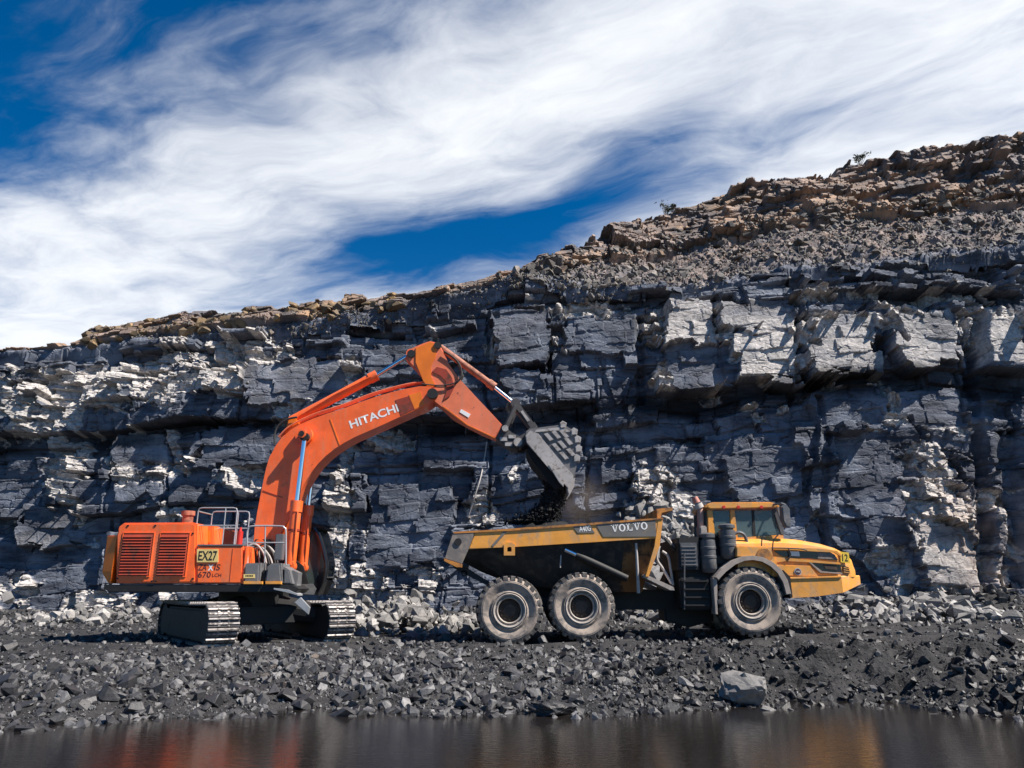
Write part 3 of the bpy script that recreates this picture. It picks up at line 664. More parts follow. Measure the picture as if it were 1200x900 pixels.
def rock_mesh(k, mat):
    if (k, mat) not in tmesh:
        v, f = T[k]; me = bpy.data.meshes.new('rock'); me.from_pydata(v.tolist(), [], f.tolist()); me.polygons.foreach_set('use_smooth', [False] * len(f)); me.materials.append(M[mat]); tmesh[(k, mat)] = me
    return tmesh[(k, mat)]
def rock_part(name, k, mat, loc, s, parent, r):
    o = bpy.data.objects.new(name, rock_mesh(k, mat)); o.location = loc
    o.scale = (s, s * r.uniform(0.75, 1.1), s * r.uniform(0.6, 1.0)); o.rotation_euler = (r.uniform(-.5, .5), r.uniform(-.5, .5), r.uniform(0, 6.28))
    return link(o, parent)
rs = np.random.default_rng(77)
def in_view(X, Y, z, m=0.05):
    dep = Y * CP + (z - CAM_Z) * SP
    u = X / dep
    return np.abs(u) < 0.69 + m
# bank stones
n = 62000
Y = 10.0 + 12.0 * rs.beta(1.0, 1.5, n); X = rs.uniform(-0.80, 0.80, n) * Y
ys = np.interp(X, sh_x, sh_y); d = Y - ys
keep = (d > -0.35) & (rs.uniform(0, 1, n) < np.where(X > 3, 0.62, 1.0) * (1 - 0.55 * sstep(d, 5.5, 8.0)))
X, Y, d = X[keep], Y[keep], d[keep]
sz = 0.016 * (1 - rs.uniform(0, 0.995, len(X))) ** -0.62; clump = 0.65 + 0.7 * sstep(fbm(X * 0.35, Y * 0.35, 135), -0.3, 0.3); sz = np.clip(sz * clump * 1.08, 0.015, 0.15) * (1 - 0.42 * sstep(d, 4.5, 8.0)) * np.where(X > 3.0, 0.8, 1.0)
pos = np.stack([X, Y, gz(X, Y) + sz * 0.15], -1)
rt = sstep(X + 0.8 * fbm(X * 0.4, Y * 0.4, 131), -0.5, 4.5) > rs.uniform(0.05, 1, len(X))
g0 = scatter_mesh('dark_gravel', pos[rt], sz[rt], 'stone_dark', 13); g0['kind'] = 'stuff'; g0['label'] = 'black coaly lumps covering the bank below the truck'; g0['category'] = 'gravel'
pos, sz = pos[~rt], sz[~rt]
g1 = scatter_mesh('loose_gravel', pos, sz, 'stone', 3); g1['kind'] = 'stuff'; g1['label'] = 'broken grey shale pieces covering the bank by the water'; g1['category'] = 'gravel'
# pad and toe gravel
n = 15000
Y = rs.uniform(20, 37, n); X = rs.uniform(-0.82, 0.82, n) * Y
toe = Yw(X) - Y
keep = (toe > -0.6) & (rs.uniform(0, 1, n) < 0.22 + 0.75 * np.exp(-np.maximum(toe, 0) / 3.5))
X, Y, toe = X[keep], Y[keep], toe[keep]
sz = (0.05 + 0.05 * rs.gamma(1.5, 1.0, len(X))) * (0.6 + 0.9 * np.exp(-np.maximum(toe, 0) / 2.5)); sz = np.minimum(sz, 0.3)
pos = np.stack([X, Y, gz(X, Y) + sz * 0.2], -1)
g2 = scatter_mesh('floor_gravel', pos, sz, 'stone', 4); g2['kind'] = 'stuff'; g2['label'] = 'grey shale chips scattered over the mine floor behind the machines'; g2['category'] = 'gravel'
# pale rubble heaps fallen from the wall
heaps = [(470, 712, 60, 26, 28.5, 620), (405, 712, 50, 24, 30.0, 420), (1085, 705, 70, 16, 27.5, 700), (100, 728, 90, 10, 34.5, 160), (790, 690, 40, 16, 31.0, 300), (1020, 695, 34, 14, 29, 200), (545, 715, 36, 12, 28.5, 160)]
PX, PY, PZ, PS = [], [], [], []
for cx, cy, rx, ry, Yd, k in heaps:
    X0 = P(cx, cy, Yd)[0]; Xr = abs(P(cx + rx, cy, Yd)[0] - X0)
    a = rs.normal(0, 0.5, k); c = rs.normal(0, 0.5, k)
    x = X0 + a * Xr; y = np.minimum(Yd + c * 2.6, Yw(x) - 0.1)
    hgt = np.maximum(0, 0.95 * (ry / 22.0) * np.exp(-(a * a + c * c) * 1.6))
    PX.append(x); PY.append(y); PS.append(np.minimum(0.05 + 0.09 * rs.gamma(1.2, 1.0, k), 0.5)); PZ.append(gz(x, y) + hgt * rs.uniform(0.2, 1.0, k) ** 0.6)
X0 = P(793, 640, 31.5)[0]; k = 2600
hz_ = rs.beta(1.0, 1.5, k); Yc = Yw(X0) + .4 - 3.2 * (1 - hz_) * rs.uniform(.2, 1.0, k); x = X0 + rs.normal(0, 1, k) * (.55 + .8 * (1 - hz_)) - .25 * hz_
PX.append(x); PY.append(Yc); PZ.append(gz(x, Yc) * 0 + .2 + 4.9 * hz_); PS.append(np.minimum(.10 + .11 * rs.gamma(1.2, 1.0, k), .6))
pos = np.stack([np.concatenate(PX), np.concatenate(PY), np.concatenate(PZ)], -1)
g3 = scatter_mesh('pale_rubble', pos, np.concatenate(PS), 'stone_light', 5); g3['kind'] = 'stuff'; g3['label'] = 'pale fresh rubble piled along the foot of the wall'; g3['category'] = 'rubble'
# brown talus on the bench above the wall
n = 16000
X = rs.uniform(-28, 46, n); dd = rs.beta(1.1, 1.3, n)
jj = np.clip(np.searchsorted(Xs, X), 0, NX - 1); ri = nw + (dd * (nb + nf * 0.22)).astype(int)
keep = (pxcol[jj] > 595) | ((pxcol[jj] > 100) & (rs.uniform(0, 1, n) < 0.5))
X, jj, ri = X[keep], jj[keep], ri[keep]
sz = np.minimum(0.035 + 0.05 * rs.gamma(1.0, 1.0, len(X)), 0.4) * np.where(pxcol[jj] > 595, 1.0, 0.6)
pos = np.stack([XO[ri, jj], YY[ri, jj], ZZ[ri, jj] + sz * .2], -1)
g4 = scatter_mesh('talus', pos, sz, 'stone_talus', 6); g4['kind'] = 'stuff'; g4['label'] = 'brown loose talus strewn over the bench above the wall'; g4['category'] = 'rubble'
# larger stones one can pick out: parts of the ground
cnt = 0
while cnt < 300:
    px = rs.uniform(0, 1200); py = rs.triangular(765, 830, 856)
    Xg, Yg = PG(px, py, -0.45)
    ysx = float(np.interp(Xg, sh_x, sh_y))
    if Yg < ysx - 0.25 or Yg > 20: continue
    if px > 640 and rs.uniform() < 0.45: continue
    zz = float(gz(Xg, Yg)); s = 0.075 + 0.05 * rs.gamma(1.2, 1.0)
    s = min(s, 0.30) * (0.85 if px > 600 else 1.0)
    o = rock_part('rock', int(rs.integers(0, len(T))), 'stone_brown' if (300 < px < 375 and 765 < py < 808 and rs.uniform() < .6) else ('stone_dark' if px > 640 and rs.uniform() < .7 else 'stone'), (Xg, Yg, zz + s * 0.25), s, ground, rs)
    cnt += 1
# talus blocks by the wall: individual pale slabs
for k, (px, py, w, Yd) in enumerate([(489, 682, 22, 30.5), (470, 690, 16, 30), (505, 700, 14, 29.5), (462, 722, 24, 27.5), (430, 705, 18, 29), (410, 688, 26, 31), (520, 712, 10, 28.5), (445, 718, 12, 28), (1010, 690, 14, 28.5), (1040, 690, 12, 28), (1100, 697, 20, 28), (1065, 708, 16, 27), (1130, 702, 14, 27.5), (535, 708, 12, 30), (8, 700, 26, 35), (770, 690, 14, 31), (110, 722, 14, 34.5), (150, 724, 10, 34.5), (60, 727, 14, 34.5)]):
    Xg, Zg = P(px, py, Yd); s = w / 2 / (FPX / Yd)
    rock_part('rock', (k * 5) % len(T), 'stone_light', (Xg, Yd, max(float(gz(Xg, Yd)) + s * 0.2, min(Zg, float(gz(Xg, Yd)) + 1.2))), s, ground, rs)
# upper blocks: parts of the cliff
cnt = 0
while cnt < 300:
    if cnt < 90:
        px = rs.uniform(100, 470); py = float(np.interp(px, [p[0] for p in tal_px], [p[1] for p in tal_px])) - rs.uniform(-6, 14)
    else:
        px = rs.uniform(610, 1220); sband = rs.uniform() < .5
        ya = float(np.interp(px, [p[0] for p in edge_px], [p[1] for p in edge_px])); yb = float(np.interp(px, [p[0] for p in sky_px], [p[1] for p in sky_px]))
        py = ya + (yb - ya) * (rs.uniform(.36, .56) if sband else rs.uniform(.1, .6))
    # find the cliff surface along the pixel's ray
    u, dy, dz = ray(px, py)
    tt = np.linspace(34, 62, 300); rx_ = u * tt; ry_ = dy * tt; rz_ = CAM_Z + dz * tt
    hit = None
    for a_, b_, c_ in zip(rx_, ry_, rz_):
        j = int(np.clip(np.searchsorted(Xs, a_), 0, NX - 1)); dd = b_ - Yw(a_)
        prof_d = D[nw - 1:nw + nb + nf + 1, j]; prof_z = ZZ[nw - 1:nw + nb + nf + 1, j]
        if dd >= prof_d[0] and c_ <= np.interp(dd, prof_d, prof_z): hit = (a_, b_, c_); break
    if hit is None: cnt += 1; continue
    s = rs.uniform(0.25, 0.55) if px < 500 else rs.uniform(0.15, 0.42)
    o = rock_part('rock_block', int(rs.integers(0, len(T))), 'stone_gold' if px < 500 else 'stone_brown', hit, s, cliff, rs); cnt += 1
# the big pale boulder at the water's edge
def boulder(name, label, px, py, w, h, mat, seed, zbase=None, cat='boulder'):
    Xg, Yg = PG(px, py, WATER_Z + 0.05 if zbase is None else zbase)
    Yg += 0.25; dep = Yg * CP; r = np.random.default_rng(seed)
    b = bmesh.new(); bmesh.ops.create_icosphere(b, subdivisions=4, radius=1)
    pl = []
    for i in range(24):
        nrm = r.normal(0, 1, 3); nrm /= np.linalg.norm(nrm); pl.append((nrm, r.uniform(0.5, 0.85)))
    sx = w / 2 / (FPX / dep) * 1.12; szz = h / 2 / (FPX / dep) * 1.25
    for v in b.verts:
        p = np.array(v.co[:])
        for nrm, dd in pl:
            q = p @ nrm
            if q > dd: p = p - nrm * (q - dd)
        p = p * (1 + 0.16 * float(facet(np.array([p[0] * 2.2 + p[1]]), np.array([p[2] * 2.4 - p[1] * .7]), seed, 0.6)[0]) + 0.07 * float(fbm(np.array([p[0] * 5 + p[2] * 2]), np.array([p[1] * 5 - p[2] * 3]), seed)[0]))
        v.co = (p[0] * sx, p[1] * sx * 0.75, p[2] * szz)
    base = Vector((Xg, Yg, float(gz(Xg, Yg))))
    bmesh.ops.translate(b, verts=b.verts, vec=(0, 0, szz * 0.5))
    me = bpy.data.meshes.new(name); b.to_mesh(me); b.free(); me.materials.append(M[mat])
    o = bpy.data.objects.new(name, me); o.location = base; link(o); o['label'] = label; o['category'] = cat
    return o
boulder('boulder', 'large pale grey boulder sitting at the edge of the water', 876, 825, 74, 40, 'stone_light', 5)
boulder('boulder', 'small pale stone right beside the large boulder at the waterline', 907, 831, 20, 12, 'stone_light', 9)
boulder('boulder', 'broad grey boulder half in the water, right of the orange reflection', 652, 836, 60, 20, 'stone', 12)

# ------------------------------------------------------------------ excavator
EXC_X, EXC_Y = -7.9, 23.65
EXC_Z = float(pad_z(np.array(EXC_X)))
exc = thing('excavator', 'large orange crawler excavator with raised boom tipping its bucket over the yellow truck', 'excavator', (EXC_X, EXC_Y, EXC_Z))
YB = 21.75                                    # near side of the upper body
YF = 25.55                                    # far side
def pB(pts, Y=YB): return PP(pts, Y)
# revolving frame
part('revolving_frame', prism(pB([(121, 685), (306, 685), (308, 690), (306, 694), (128, 694), (121, 690)]), YB + 1.2, YF - 0.1, 0.02), 'black', exc)
part('side_deck', prism(pB([(121, 685), (342, 685), (350, 690), (346, 694), (128, 694), (121, 690)]), YB + 0.02, YB + 1.19, 0.02), 'black', exc)
xs, zs = P(293, 694, EXC_Y); z694 = P(200, 694, YB)[1]; z704 = z694 - 0.42
part('swing_ring', cyl((EXC_X, EXC_Y, z704), (EXC_X, EXC_Y, z694 + 0.02), 1.02, seg=40), 'black', exc, True)
# counterweight with chamfered corners (plan outline extruded upwards)
x0 = P(120, 650, YB)[0] - .14; xh = P(134, 650, YB)[0]; zt = P(125, 627, YB)[1]; zb = P(125, 683.5, YB)[1]
bm = bmesh.new(); plan = [(xh, YB + 0.03), (x0 + 0.12, YB + 0.16), (x0 - 0.25, YB + 0.9), (x0 - 0.33, (YB + YF) / 2), (x0 - 0.25, YF - 0.9), (x0 + 0.12, YF - 0.16), (xh, YF - 0.03)]
lo = [bm.verts.new((x + (0.22 if i not in (0, 6) else 0.0), y, zb)) for i, (x, y) in enumerate(plan)]
mi = [bm.verts.new((x, y, zb + 0.30)) for x, y in plan]; hi = [bm.verts.new((x, y, zt)) for x, y in plan]
for A, B in ((lo, mi), (mi, hi)):
    for i in range(len(plan)):
        j = (i + 1) % len(plan); bm.faces.new((A[i], A[j], B[j], B[i]))
bm.faces.new(lo[::-1]); bm.faces.new(hi); bmesh.ops.recalc_face_normals(bm, faces=bm.faces)
bmesh.ops.bevel(bm, geom=bm.edges, offset=0.025, segments=2, affect='EDGES', clamp_overlap=True)
part('counterweight', bm, 'amber', exc)
# engine hood
hood = part('engine_hood', prism(pB([(135.5, 683.5), (136, 628), (139, 617), (145, 612.5), (225, 612), (230.3, 614), (229.6, 683.5)]), YB, YF, 0.05), 'orange', exc, True)
for xa, xb in ((142, 177.5), (186, 219.5)):
    Xa, Xb = P(xa, 650, YB)[0], P(xb, 650, YB)[0]; Za, Zb = P(xa, 675, YB)[1], P(xa, 625, YB)[1]
    lv = part('louvre_panel', box(Xa, Xb, YB - 0.012, YB + 0.02, Za, Zb, 0.004), 'louvre', exc)
    nsl = 14
    for i in range(nsl):
        za = Za + 0.03 + (Zb - Za - 0.06) * i / nsl
        b_ = bmesh.new(); q = [(Xa + 0.02, YB - 0.014, za + 0.075), (Xb - 0.02, YB - 0.014, za + 0.075), (Xb - 0.02, YB - 0.052, za), (Xa + 0.02, YB - 0.052, za)]
        vv = [b_.verts.new(p) for p in q] + [b_.verts.new((p[0], p[1] + 0.012, p[2] + 0.004)) for p in q]
        for f in ((0, 1, 2, 3), (7, 6, 5, 4), (0, 3, 7, 4), (1, 5, 6, 2), (3, 2, 6, 7), (0, 4, 5, 1)): b_.faces.new([vv[k] for k in f])
        part('slat', b_, 'louvre', lv)
    fr = bmesh.new()
    for q in ((Xa - .03, Xb + .03, Zb, Zb + .03), (Xa - .03, Xb + .03, Za - .03, Za), (Xa - .03, Xa, Za, Zb), (Xb, Xb + .03, Za, Zb)):
        box(q[0], q[1], YB - 0.022, YB + 0.01, q[2], q[3], 0.005, fr)
    part('louvre_frame', fr, 'orange', lv)
for px, py in ((150, 616), (182, 616), (226, 625), (226, 678), (137.5, 678), (178, 681), (182, 681)):
    X_, Z_ = P(px, py, YB); part('latch', box(X_ - .03, X_ + .03, YB - .02, YB + .01, Z_ - .02, Z_ + .02, .005), 'black', exc)
# exhaust
Xe, Ze = P(219.5, 612, 23.2); part('exhaust', cyl((Xe, 23.2, Ze - .1), (Xe, 23.2, P(0, 602, 23.2)[1]), 0.16, bm=cyl((Xe, 23.2, P(0, 604, 23.2)[1]), (Xe, 23.2, P(0, 599, 23.2)[1]), 0.20)), 'rust', exc, True)
# fuel tank block
Zt = P(0, 640, YB)[1]
tank = part('fuel_tank', prism(pB([(230.4, 683.5), (230.4, 640), (284, 640), (284, 683.5)]), YB + 0.01, YB + 1.35, 0.03), 'orange', exc, True)
part('tank_top_plate', box(P(231, 640, YB)[0], P(284.5, 640, YB)[0], YB - 0.01, YB + 1.4, Zt + 0.004, Zt + 0.05, .01), 'grey', exc)
Xg = P(271, 660, YB)[0]; part('door_gap', box(Xg - .006, Xg + .006, YB + .002, YB + .03, P(0, 682, YB)[1], P(0, 643, YB)[1]), 'louvre', exc)
part('control_box', prism(pB([(236, 640), (236, 616), (250, 616), (251, 640)], 22.6), 22.6, 23.2, .03), 'orange', exc)
part('box_cover', prism(pB([(238, 636), (238, 622), (246, 622), (246, 636)], 22.58), 22.585, 22.62, .005), 'amber', exc)
# machine number plate and type lettering
pl = part('number_plate', prism(pB([(231, 659), (231, 643.5), (256, 643.5), (256, 659)]), YB - .022, YB - .004, .004), 'plate', exc)
X_, Z_ = P(232.3, 657, YB); text_part('EX27', X_, Z_, YB - .0255, 0.27, 0, 'ink', pl, bold=0.02, width=0.53)
X_, Z_ = P(231.8, 668.3, YB); w_ = P(257, 668, YB)[0] - X_
text_part('ZA', X_, Z_, YB + .006, 0.17, 0, 'decal', exc, bold=0.008, width=0.24, shear=0.1)
text_part('X', X_ + 0.275, Z_ - .01, YB + .006, 0.17, 0, 'white', exc, bold=0.04, width=0.16)
text_part('IS', X_ + 0.455, Z_, YB + .006, 0.17, 0, 'decal', exc, bold=0.008, width=0.17, shear=0.1)
X_, Z_ = P(231.8, 676, YB); text_part('670', X_, Z_ - .02, YB + .006, 0.16, 0, 'decal', exc, bold=0.01, width=0.36)
text_part('LCH', X_ + 0.40, Z_, YB + .006, 0.095, 0, 'decal', exc, bold=0.005, width=0.26)
# handrails on the deck
def rail(name, pts, r=0.018):
    return part(name, tube(pts, r), 'rail', exc, True)
Zr0, Zr1, Zr2 = Zt + .03, P(0, 617, 22.3)[1], P(0, 596.5, 22.3)[1]
Xa, Xb = P(238, 600, 22.3)[0], P(283, 600, 22.3)[0]
for yy in (21.95, 23.0):
    rail('handrail', [(Xa, yy, Zr0), (Xa, yy, Zr2 - .1), (Xa + .03, yy, Zr2 - .02), (Xa + .12, yy, Zr2), (Xb - .12, yy, Zr2), (Xb - .03, yy, Zr2 - .02), (Xb, yy, Zr2 - .1), (Xb, yy, Zr0)])
    rail('handrail', [(Xa, yy, Zr1), (Xb, yy, Zr1)], .018); rail('handrail', [((Xa * .3 + Xb * .7), yy, Zr0), ((Xa * .3 + Xb * .7), yy, Zr2)], .018)
rail('handrail', [(Xa, 21.95, Zr2 - .1), (Xa, 23.0, Zr2 - .1)], .018)
X_, Z_ = P(280, 640, 22.2); part('fire_extinguisher', cyl((X_, 22.2, Z_), (X_, 22.2, Z_ + .42), .085, bm=cyl((X_, 22.2, Z_ + .42), (X_, 22.2, Z_ + .54), .05, .03)), 'red', exc, True)
part('deck_post', box(P(285, 660, YB)[0], P(288, 660, YB)[0], YB + .02, YB + .5, P(0, 684, YB)[1], P(0, 640, YB)[1], .02), 'orange', exc)
# step and tool boxes
for pts in ([(285.5, 683), (286, 662), (289, 660), (305, 659.5), (304, 683)], [(310, 683), (313, 664), (318, 660), (329, 660), (331, 683)]):
    part('tool_box', prism(pB(pts), YB - .02, YB + .95, .05), 'grey', exc, True)
part('tool_box', prism(pB([(304.5, 683), (306, 668), (310, 668), (309.5, 683)]), YB + .12, YB + .9, .02), 'black', exc)
part('tool_box', prism(pB([(331.5, 684), (332, 664), (338, 668), (342, 684)]), YB + .05, YB + .9, .03), 'grey', exc)
for xa, xb in ((286, 308), (311.5, 330)):
    part('yellow_sill', prism(pB([(xa, 684.6), (xa, 681.2), (xb, 681.2), (xb, 684.6)]), YB - .05, YB + .1, .008), 'yellow', exc)
sg = part('warning_label', prism(pB([(285.8, 677.5), (285.8, 673), (299, 673), (299, 677.5)]), YB - .028, YB - .018), 'plate', exc)
X_, Z_ = P(288, 676.2, YB)
for i in range(5): part('printed_line', box(X_ + i * .045, X_ + i * .045 + .03, YB - .031, YB - .0285, Z_ + .01, Z_ + .055), 'ink', sg)
# walkway rail in front of the boom foot
pts = [(290, 660), (290, 640), (289.5, 626), (291, 620), (296, 616.5), (328, 616.5), (333, 618.5), (335, 624), (335, 662)]
rail('handrail', arc_pts([(P(a, b, 21.9)[0], 21.9, P(a, b, 21.9)[1]) for a, b in pts], 4), .024)
rail('handrail', [(P(290, 636, 21.9)[0], 21.9, P(0, 636, 21.9)[1]), (P(335, 636, 21.9)[0], 21.9, P(0, 636, 21.9)[1])], .02)
rail('handrail', [(P(310, 660, 21.9)[0], 21.9, P(0, 660, 21.9)[1]), (P(311, 617, 21.9)[0], 21.9, P(0, 617, 21.9)[1])], .02)
X_, Z_ = P(326, 640, 22.2)
part('step_plate', box(X_ - .1, X_ + .12, 22.2, 22.5, Z_ - .4, Z_ + .35, .02), 'mirror', exc)
# boom foot bracket and valves
for y in (23.05, 24.04): part('boom_bracket', prism(PP([(292, 684), (294, 640), (300, 632), (316, 632), (330, 650), (345, 662), (352, 684)], 23.1), y, y + .11, .02), 'black', exc)
vb = bmesh.new()
for i in range(5): box(P(296, 0, 22.7)[0] + i * .22, P(296, 0, 22.7)[0] + i * .22 + .16, 22.5, 22.95, P(0, 684, 22.7)[1], P(0, 655 + 3 * (i % 2), 22.7)[1], .02, vb)
part('valve_block', vb, 'black', exc)
for k in range(5):
    a, b_ = 293 + 3 * k, 645 + 2 * (k % 3)
    part('hose', tube(arc_pts([(P(q[0], q[1], 22.9)[0], 22.75 + .05 * k, P(q[0], q[1], 22.9)[1]) for q in ((a, 668), (a - 2, b_), (a + 8, b_ - 7), (a + 18, b_ + 4), (a + 22, 668))], 5), .028), 'hose' if k % 2 else 'palehose', exc, True)
# ---- boom
BY0, BY1 = 23.18, 24.02
boom_px = [(296, 640), (298.5, 618), (301.5, 600), (305, 582), (308.5, 564), (312, 548), (316, 535), (322, 523), (330, 512), (340, 504), (352, 497), (368, 490), (385, 484), (402, 479), (420, 472), (437, 466), (457, 460), (476, 455.5), (492, 452.5), (505, 452), (511, 457), (512, 465), (506, 471), (497, 477), (479, 484), (463, 491), (448, 498), (432, 505), (416, 512), (403, 519), (392, 526), (382, 534), (373, 543), (366, 552), (360, 561), (355, 570), (350, 581), (345.5, 592), (341, 603), (335, 615), (327, 629), (320, 640), (312, 646), (302, 646)]
boom = part('boom', prism(PP(boom_px, BY0), BY0, BY1, .03), 'orange', exc, True)
for y in (BY0 - .02, BY1 - .02):
    pass
# plate seams and bosses on the boom's side
def strip(pts, y, w, mat, par, name='weld_seam'):
    b_ = bmesh.new(); q = [Vector((*P(a, c, y),)) for a, c in pts]
    for i in range(len(q) - 1):
        d = (q[i + 1] - q[i]); nn = Vector((-d.y, d.x)).normalized() * w / 2
        vs_ = [b_.verts.new((p.x, y - .012, p.y)) for p in (q[i] - nn, q[i + 1] - nn, q[i + 1] + nn, q[i] + nn)]
        vb_ = [b_.verts.new((p.co.x, y + .004, p.co.z)) for p in vs_]
        b_.faces.new(vs_); 
        for k in range(4): b_.faces.new((vs_[k], vb_[k], vb_[(k + 1) % 4], vs_[(k + 1) % 4]))
    bmesh.ops.recalc_face_normals(b_, faces=b_.faces)
    return part(name, b_, mat, par)
strip([(387, 491), (398, 521)], BY0, .03, 'amber', boom)
strip([(308, 575), (331, 583)], BY0, .025, 'louvre', boom)
part('boom_end_panel', prism(PP([(463, 469), (478, 464.5), (485, 480), (470, 487)], BY0), BY0 - .010, BY0 + .01, .003), 'louvre', boom)
part('boom_tip_plate', prism(PP([(479, 463), (493, 459), (497, 474), (486, 480)], BY0), BY0 - .012, BY0 + .01, .003), 'amber', boom)
X_, Z_ = P(357.5, 511, BY0)
part('pin_boss', cyl((X_, BY0 - .16, Z_), (X_, BY1 + .16, Z_), .27, bm=cyl((X_, BY0 - .40, Z_), (X_, BY1 + .40, Z_), .13), seg=28), 'orange', boom, True)
part('pin', cyl((X_, BY0 - .43, Z_), (X_, BY1 + .43, Z_), .085), 'black', boom, True)
X_, Z_ = P(507, 462, BY0); part('pin', cyl((X_, BY0 - .12, Z_), (X_, BY1 + .12, Z_), .17, seg=24), 'black', boom, True)
X_, Z_ = P(306, 638, BY0); part('pin', cyl((X_, BY0 - .14, Z_), (X_, BY1 + .14, Z_), .15), 'orange', boom, True)
X_, Z_ = P(342, 494, BY0); part('arm_cylinder_bracket', prism(PP([(333, 508), (338, 491), (346, 489), (352, 498)], BY0 + .2), BY0 + .2, BY1 - .2, .02), 'amber', boom)
X_, Z_ = P(411.5, 502.5, BY0); X2_, Z2_ = P(468, 482, BY0); ang = math.atan2(Z2_ - Z_, X2_ - X_)
text_part('HITACHI', X_, Z_, BY0 - .006, 0.27, ang, 'white', boom, bold=0.022, width=math.hypot(X2_ - X_, Z2_ - Z_))
# hydraulic pipes along the boom's top
pp = [(P(a, b_, BY0 + .2)[0], BY0 + .15, P(a, b_, BY0 + .2)[1]) for a, b_ in ((327, 513), (340, 500.5), (368, 486.5), (402, 475.5), (437, 462), (476, 451.5), (498, 448.5))]
for k in range(3): part('hydraulic_pipe', tube([(p[0], p[1] + .13 * k, p[2] + .02) for p in arc_pts(pp, 4)], .028), 'orange_worn', boom, True)
part('hose', tube(arc_pts([(P(a, b_, 23.3)[0], 23.3, P(a, b_, 23.3)[1]) for a, b_ in ((322, 520), (322, 508), (327, 498), (338, 491), (348, 489))], 6), .035), 'hose', boom, True)
# ---- boom cylinders (one each side)
for y in (BY0 - .24, BY1 + .24):
    q = lambda a, b_: (P(a, b_, BY0 - .24)[0], y, P(a, b_, BY0 - .24)[1])
    c_ = part('boom_cylinder', cyl(q(347.5, 591), q(340, 662), .165, bm=cyl(q(348, 587), q(346.6, 600), .19), seg=24), 'orange', exc, True)
    part('piston_rod', cyl(q(357.3, 512), q(347.5, 592), .075), 'chrome', c_, True)
    part('rod_eye', cyl((q(357.3, 512)[0], y - .11, q(357.3, 512)[2]), (q(357.3, 512)[0], y + .11, q(357.3, 512)[2]), .14), 'black', c_, True)
    part('cylinder_foot', cyl((q(340, 664)[0], y - .14, q(340, 664)[2]), (q(340, 664)[0], y + .14, q(340, 664)[2]), .17), 'orange', c_, True)
    part('hydraulic_pipe', tube([(q(350.5, 600)[0], y - .17, q(350.5, 600)[2]), (q(347, 640)[0], y - .17, q(347, 640)[2]), (q(345, 656)[0], y - .12, q(345, 656)[2])], .024), 'orange', c_, True)
    part('clamp_band', cyl(q(344.6, 620), q(344.4, 622.5), .18, seg=24), 'louvre', c_, True)
# ---- arm (stick)
AY0, AY1 = 23.27, 23.93
arm_px = [(474.5, 419), (480, 409), (488, 405.5), (497, 402), (504, 399.5), (513, 401.5), (517, 407), (521, 416), (527, 428), (537, 442), (556, 463), (572, 480), (589, 498), (581, 513.5), (566, 507), (548, 498), (530, 488), (517, 476), (505, 468), (499, 452), (492, 436), (484, 428)]
arm = part('arm', prism(PP(arm_px, AY0), AY0, AY1, .03), 'orange_worn', exc, True)
part('arm_root_plate', prism(PP([(487, 408), (504, 400.5), (512, 404), (511, 418), (505, 430), (505, 442), (511, 452), (503, 456), (496, 447), (491, 434), (487, 425)], AY0), AY0 - .03, AY0 + .02, .01), 'amber', arm)
part('stiffener_plate', prism(PP([(506, 436), (512, 430), (523, 433), (530, 443), (532, 455), (527, 465), (519, 470), (524, 458), (523, 447), (516, 440)], AY0), AY0 - .028, AY0 + .01, .008), 'louvre', arm)
part('label_plate', prism(PP([(538.5, 483), (540.5, 479.5), (551.5, 485.5), (549, 489.5)], AY0), AY0 - .014, AY0 + .002), 'white', arm)
strip([(519, 476), (548, 498), (580, 513)], AY0, .03, 'amber', arm, 'edge_weld')
for a, b_, r in ((482, 415, .13), (513, 405, .12)):
    X_, Z_ = P(a, b_, AY0); part('pin', cyl((X_, AY0 - .07, Z_), (X_, AY1 + .07, Z_), r), 'black', arm, True)
part('arm_tip', prism(PP([(589, 498), (594, 503), (600, 507), (611, 512), (612, 521), (606, 526), (598, 525), (590, 520), (581, 513.5)], AY0), AY0 - .02, AY1 + .02, .02), 'bucket_dark', arm)
for a, b_, r in ((607, 519, .14), (592, 503, .10)):
    X_, Z_ = P(a, b_, AY0); part('pin', cyl((X_, AY0 - .16, Z_), (X_, AY1 + .16, Z_), r), 'steel', arm, True)
for a, b_ in ((596, 521), (590, 515), (600, 512)):
    X_, Z_ = P(a, b_, AY0); part('grease_guard', box(X_ - .12, X_ + .12, AY0 - .05, AY0 - .021, Z_ - .06, Z_ + .06, .01), 'steel', arm)
for k in range(3):
    part('hose', tube(arc_pts([(P(a, b_, 23.2)[0], 23.2 + .08 * k, P(a, b_, 23.2)[1]) for a, b_ in ((494, 450), (515, 451.5 + k), (532, 449 + k), (540 + k, 441), (540, 430 + 2 * k), (533, 420), (520, 411))], 6), .022), 'hose', arm, True)
# arm cylinder
q = lambda a, b_: (P(a, b_, 23.6)[0], 23.6, P(a, b_, 23.6)[1])
c_ = part('arm_cylinder', cyl(q(341, 493.5), q(441, 440), .155, bm=cyl(q(433, 444), q(442, 439.5), .18), seg=24), 'orange', exc, True)
part('piston_rod', cyl(q(441, 440), q(480, 416), .072), 'chrome', c_, True)
part('rod_eye', cyl((q(482, 415)[0], 23.5, q(482, 415)[2]), (q(482, 415)[0], 23.7, q(482, 415)[2]), .16), 'orange', c_, True)
part('hydraulic_pipe', tube([(q(352, 489)[0], 23.42, q(352, 489)[2]), (q(392, 465)[0], 23.42, q(392, 465)[2]), (q(436, 443)[0], 23.42, q(436, 443)[2])], .025), 'orange', c_, True)
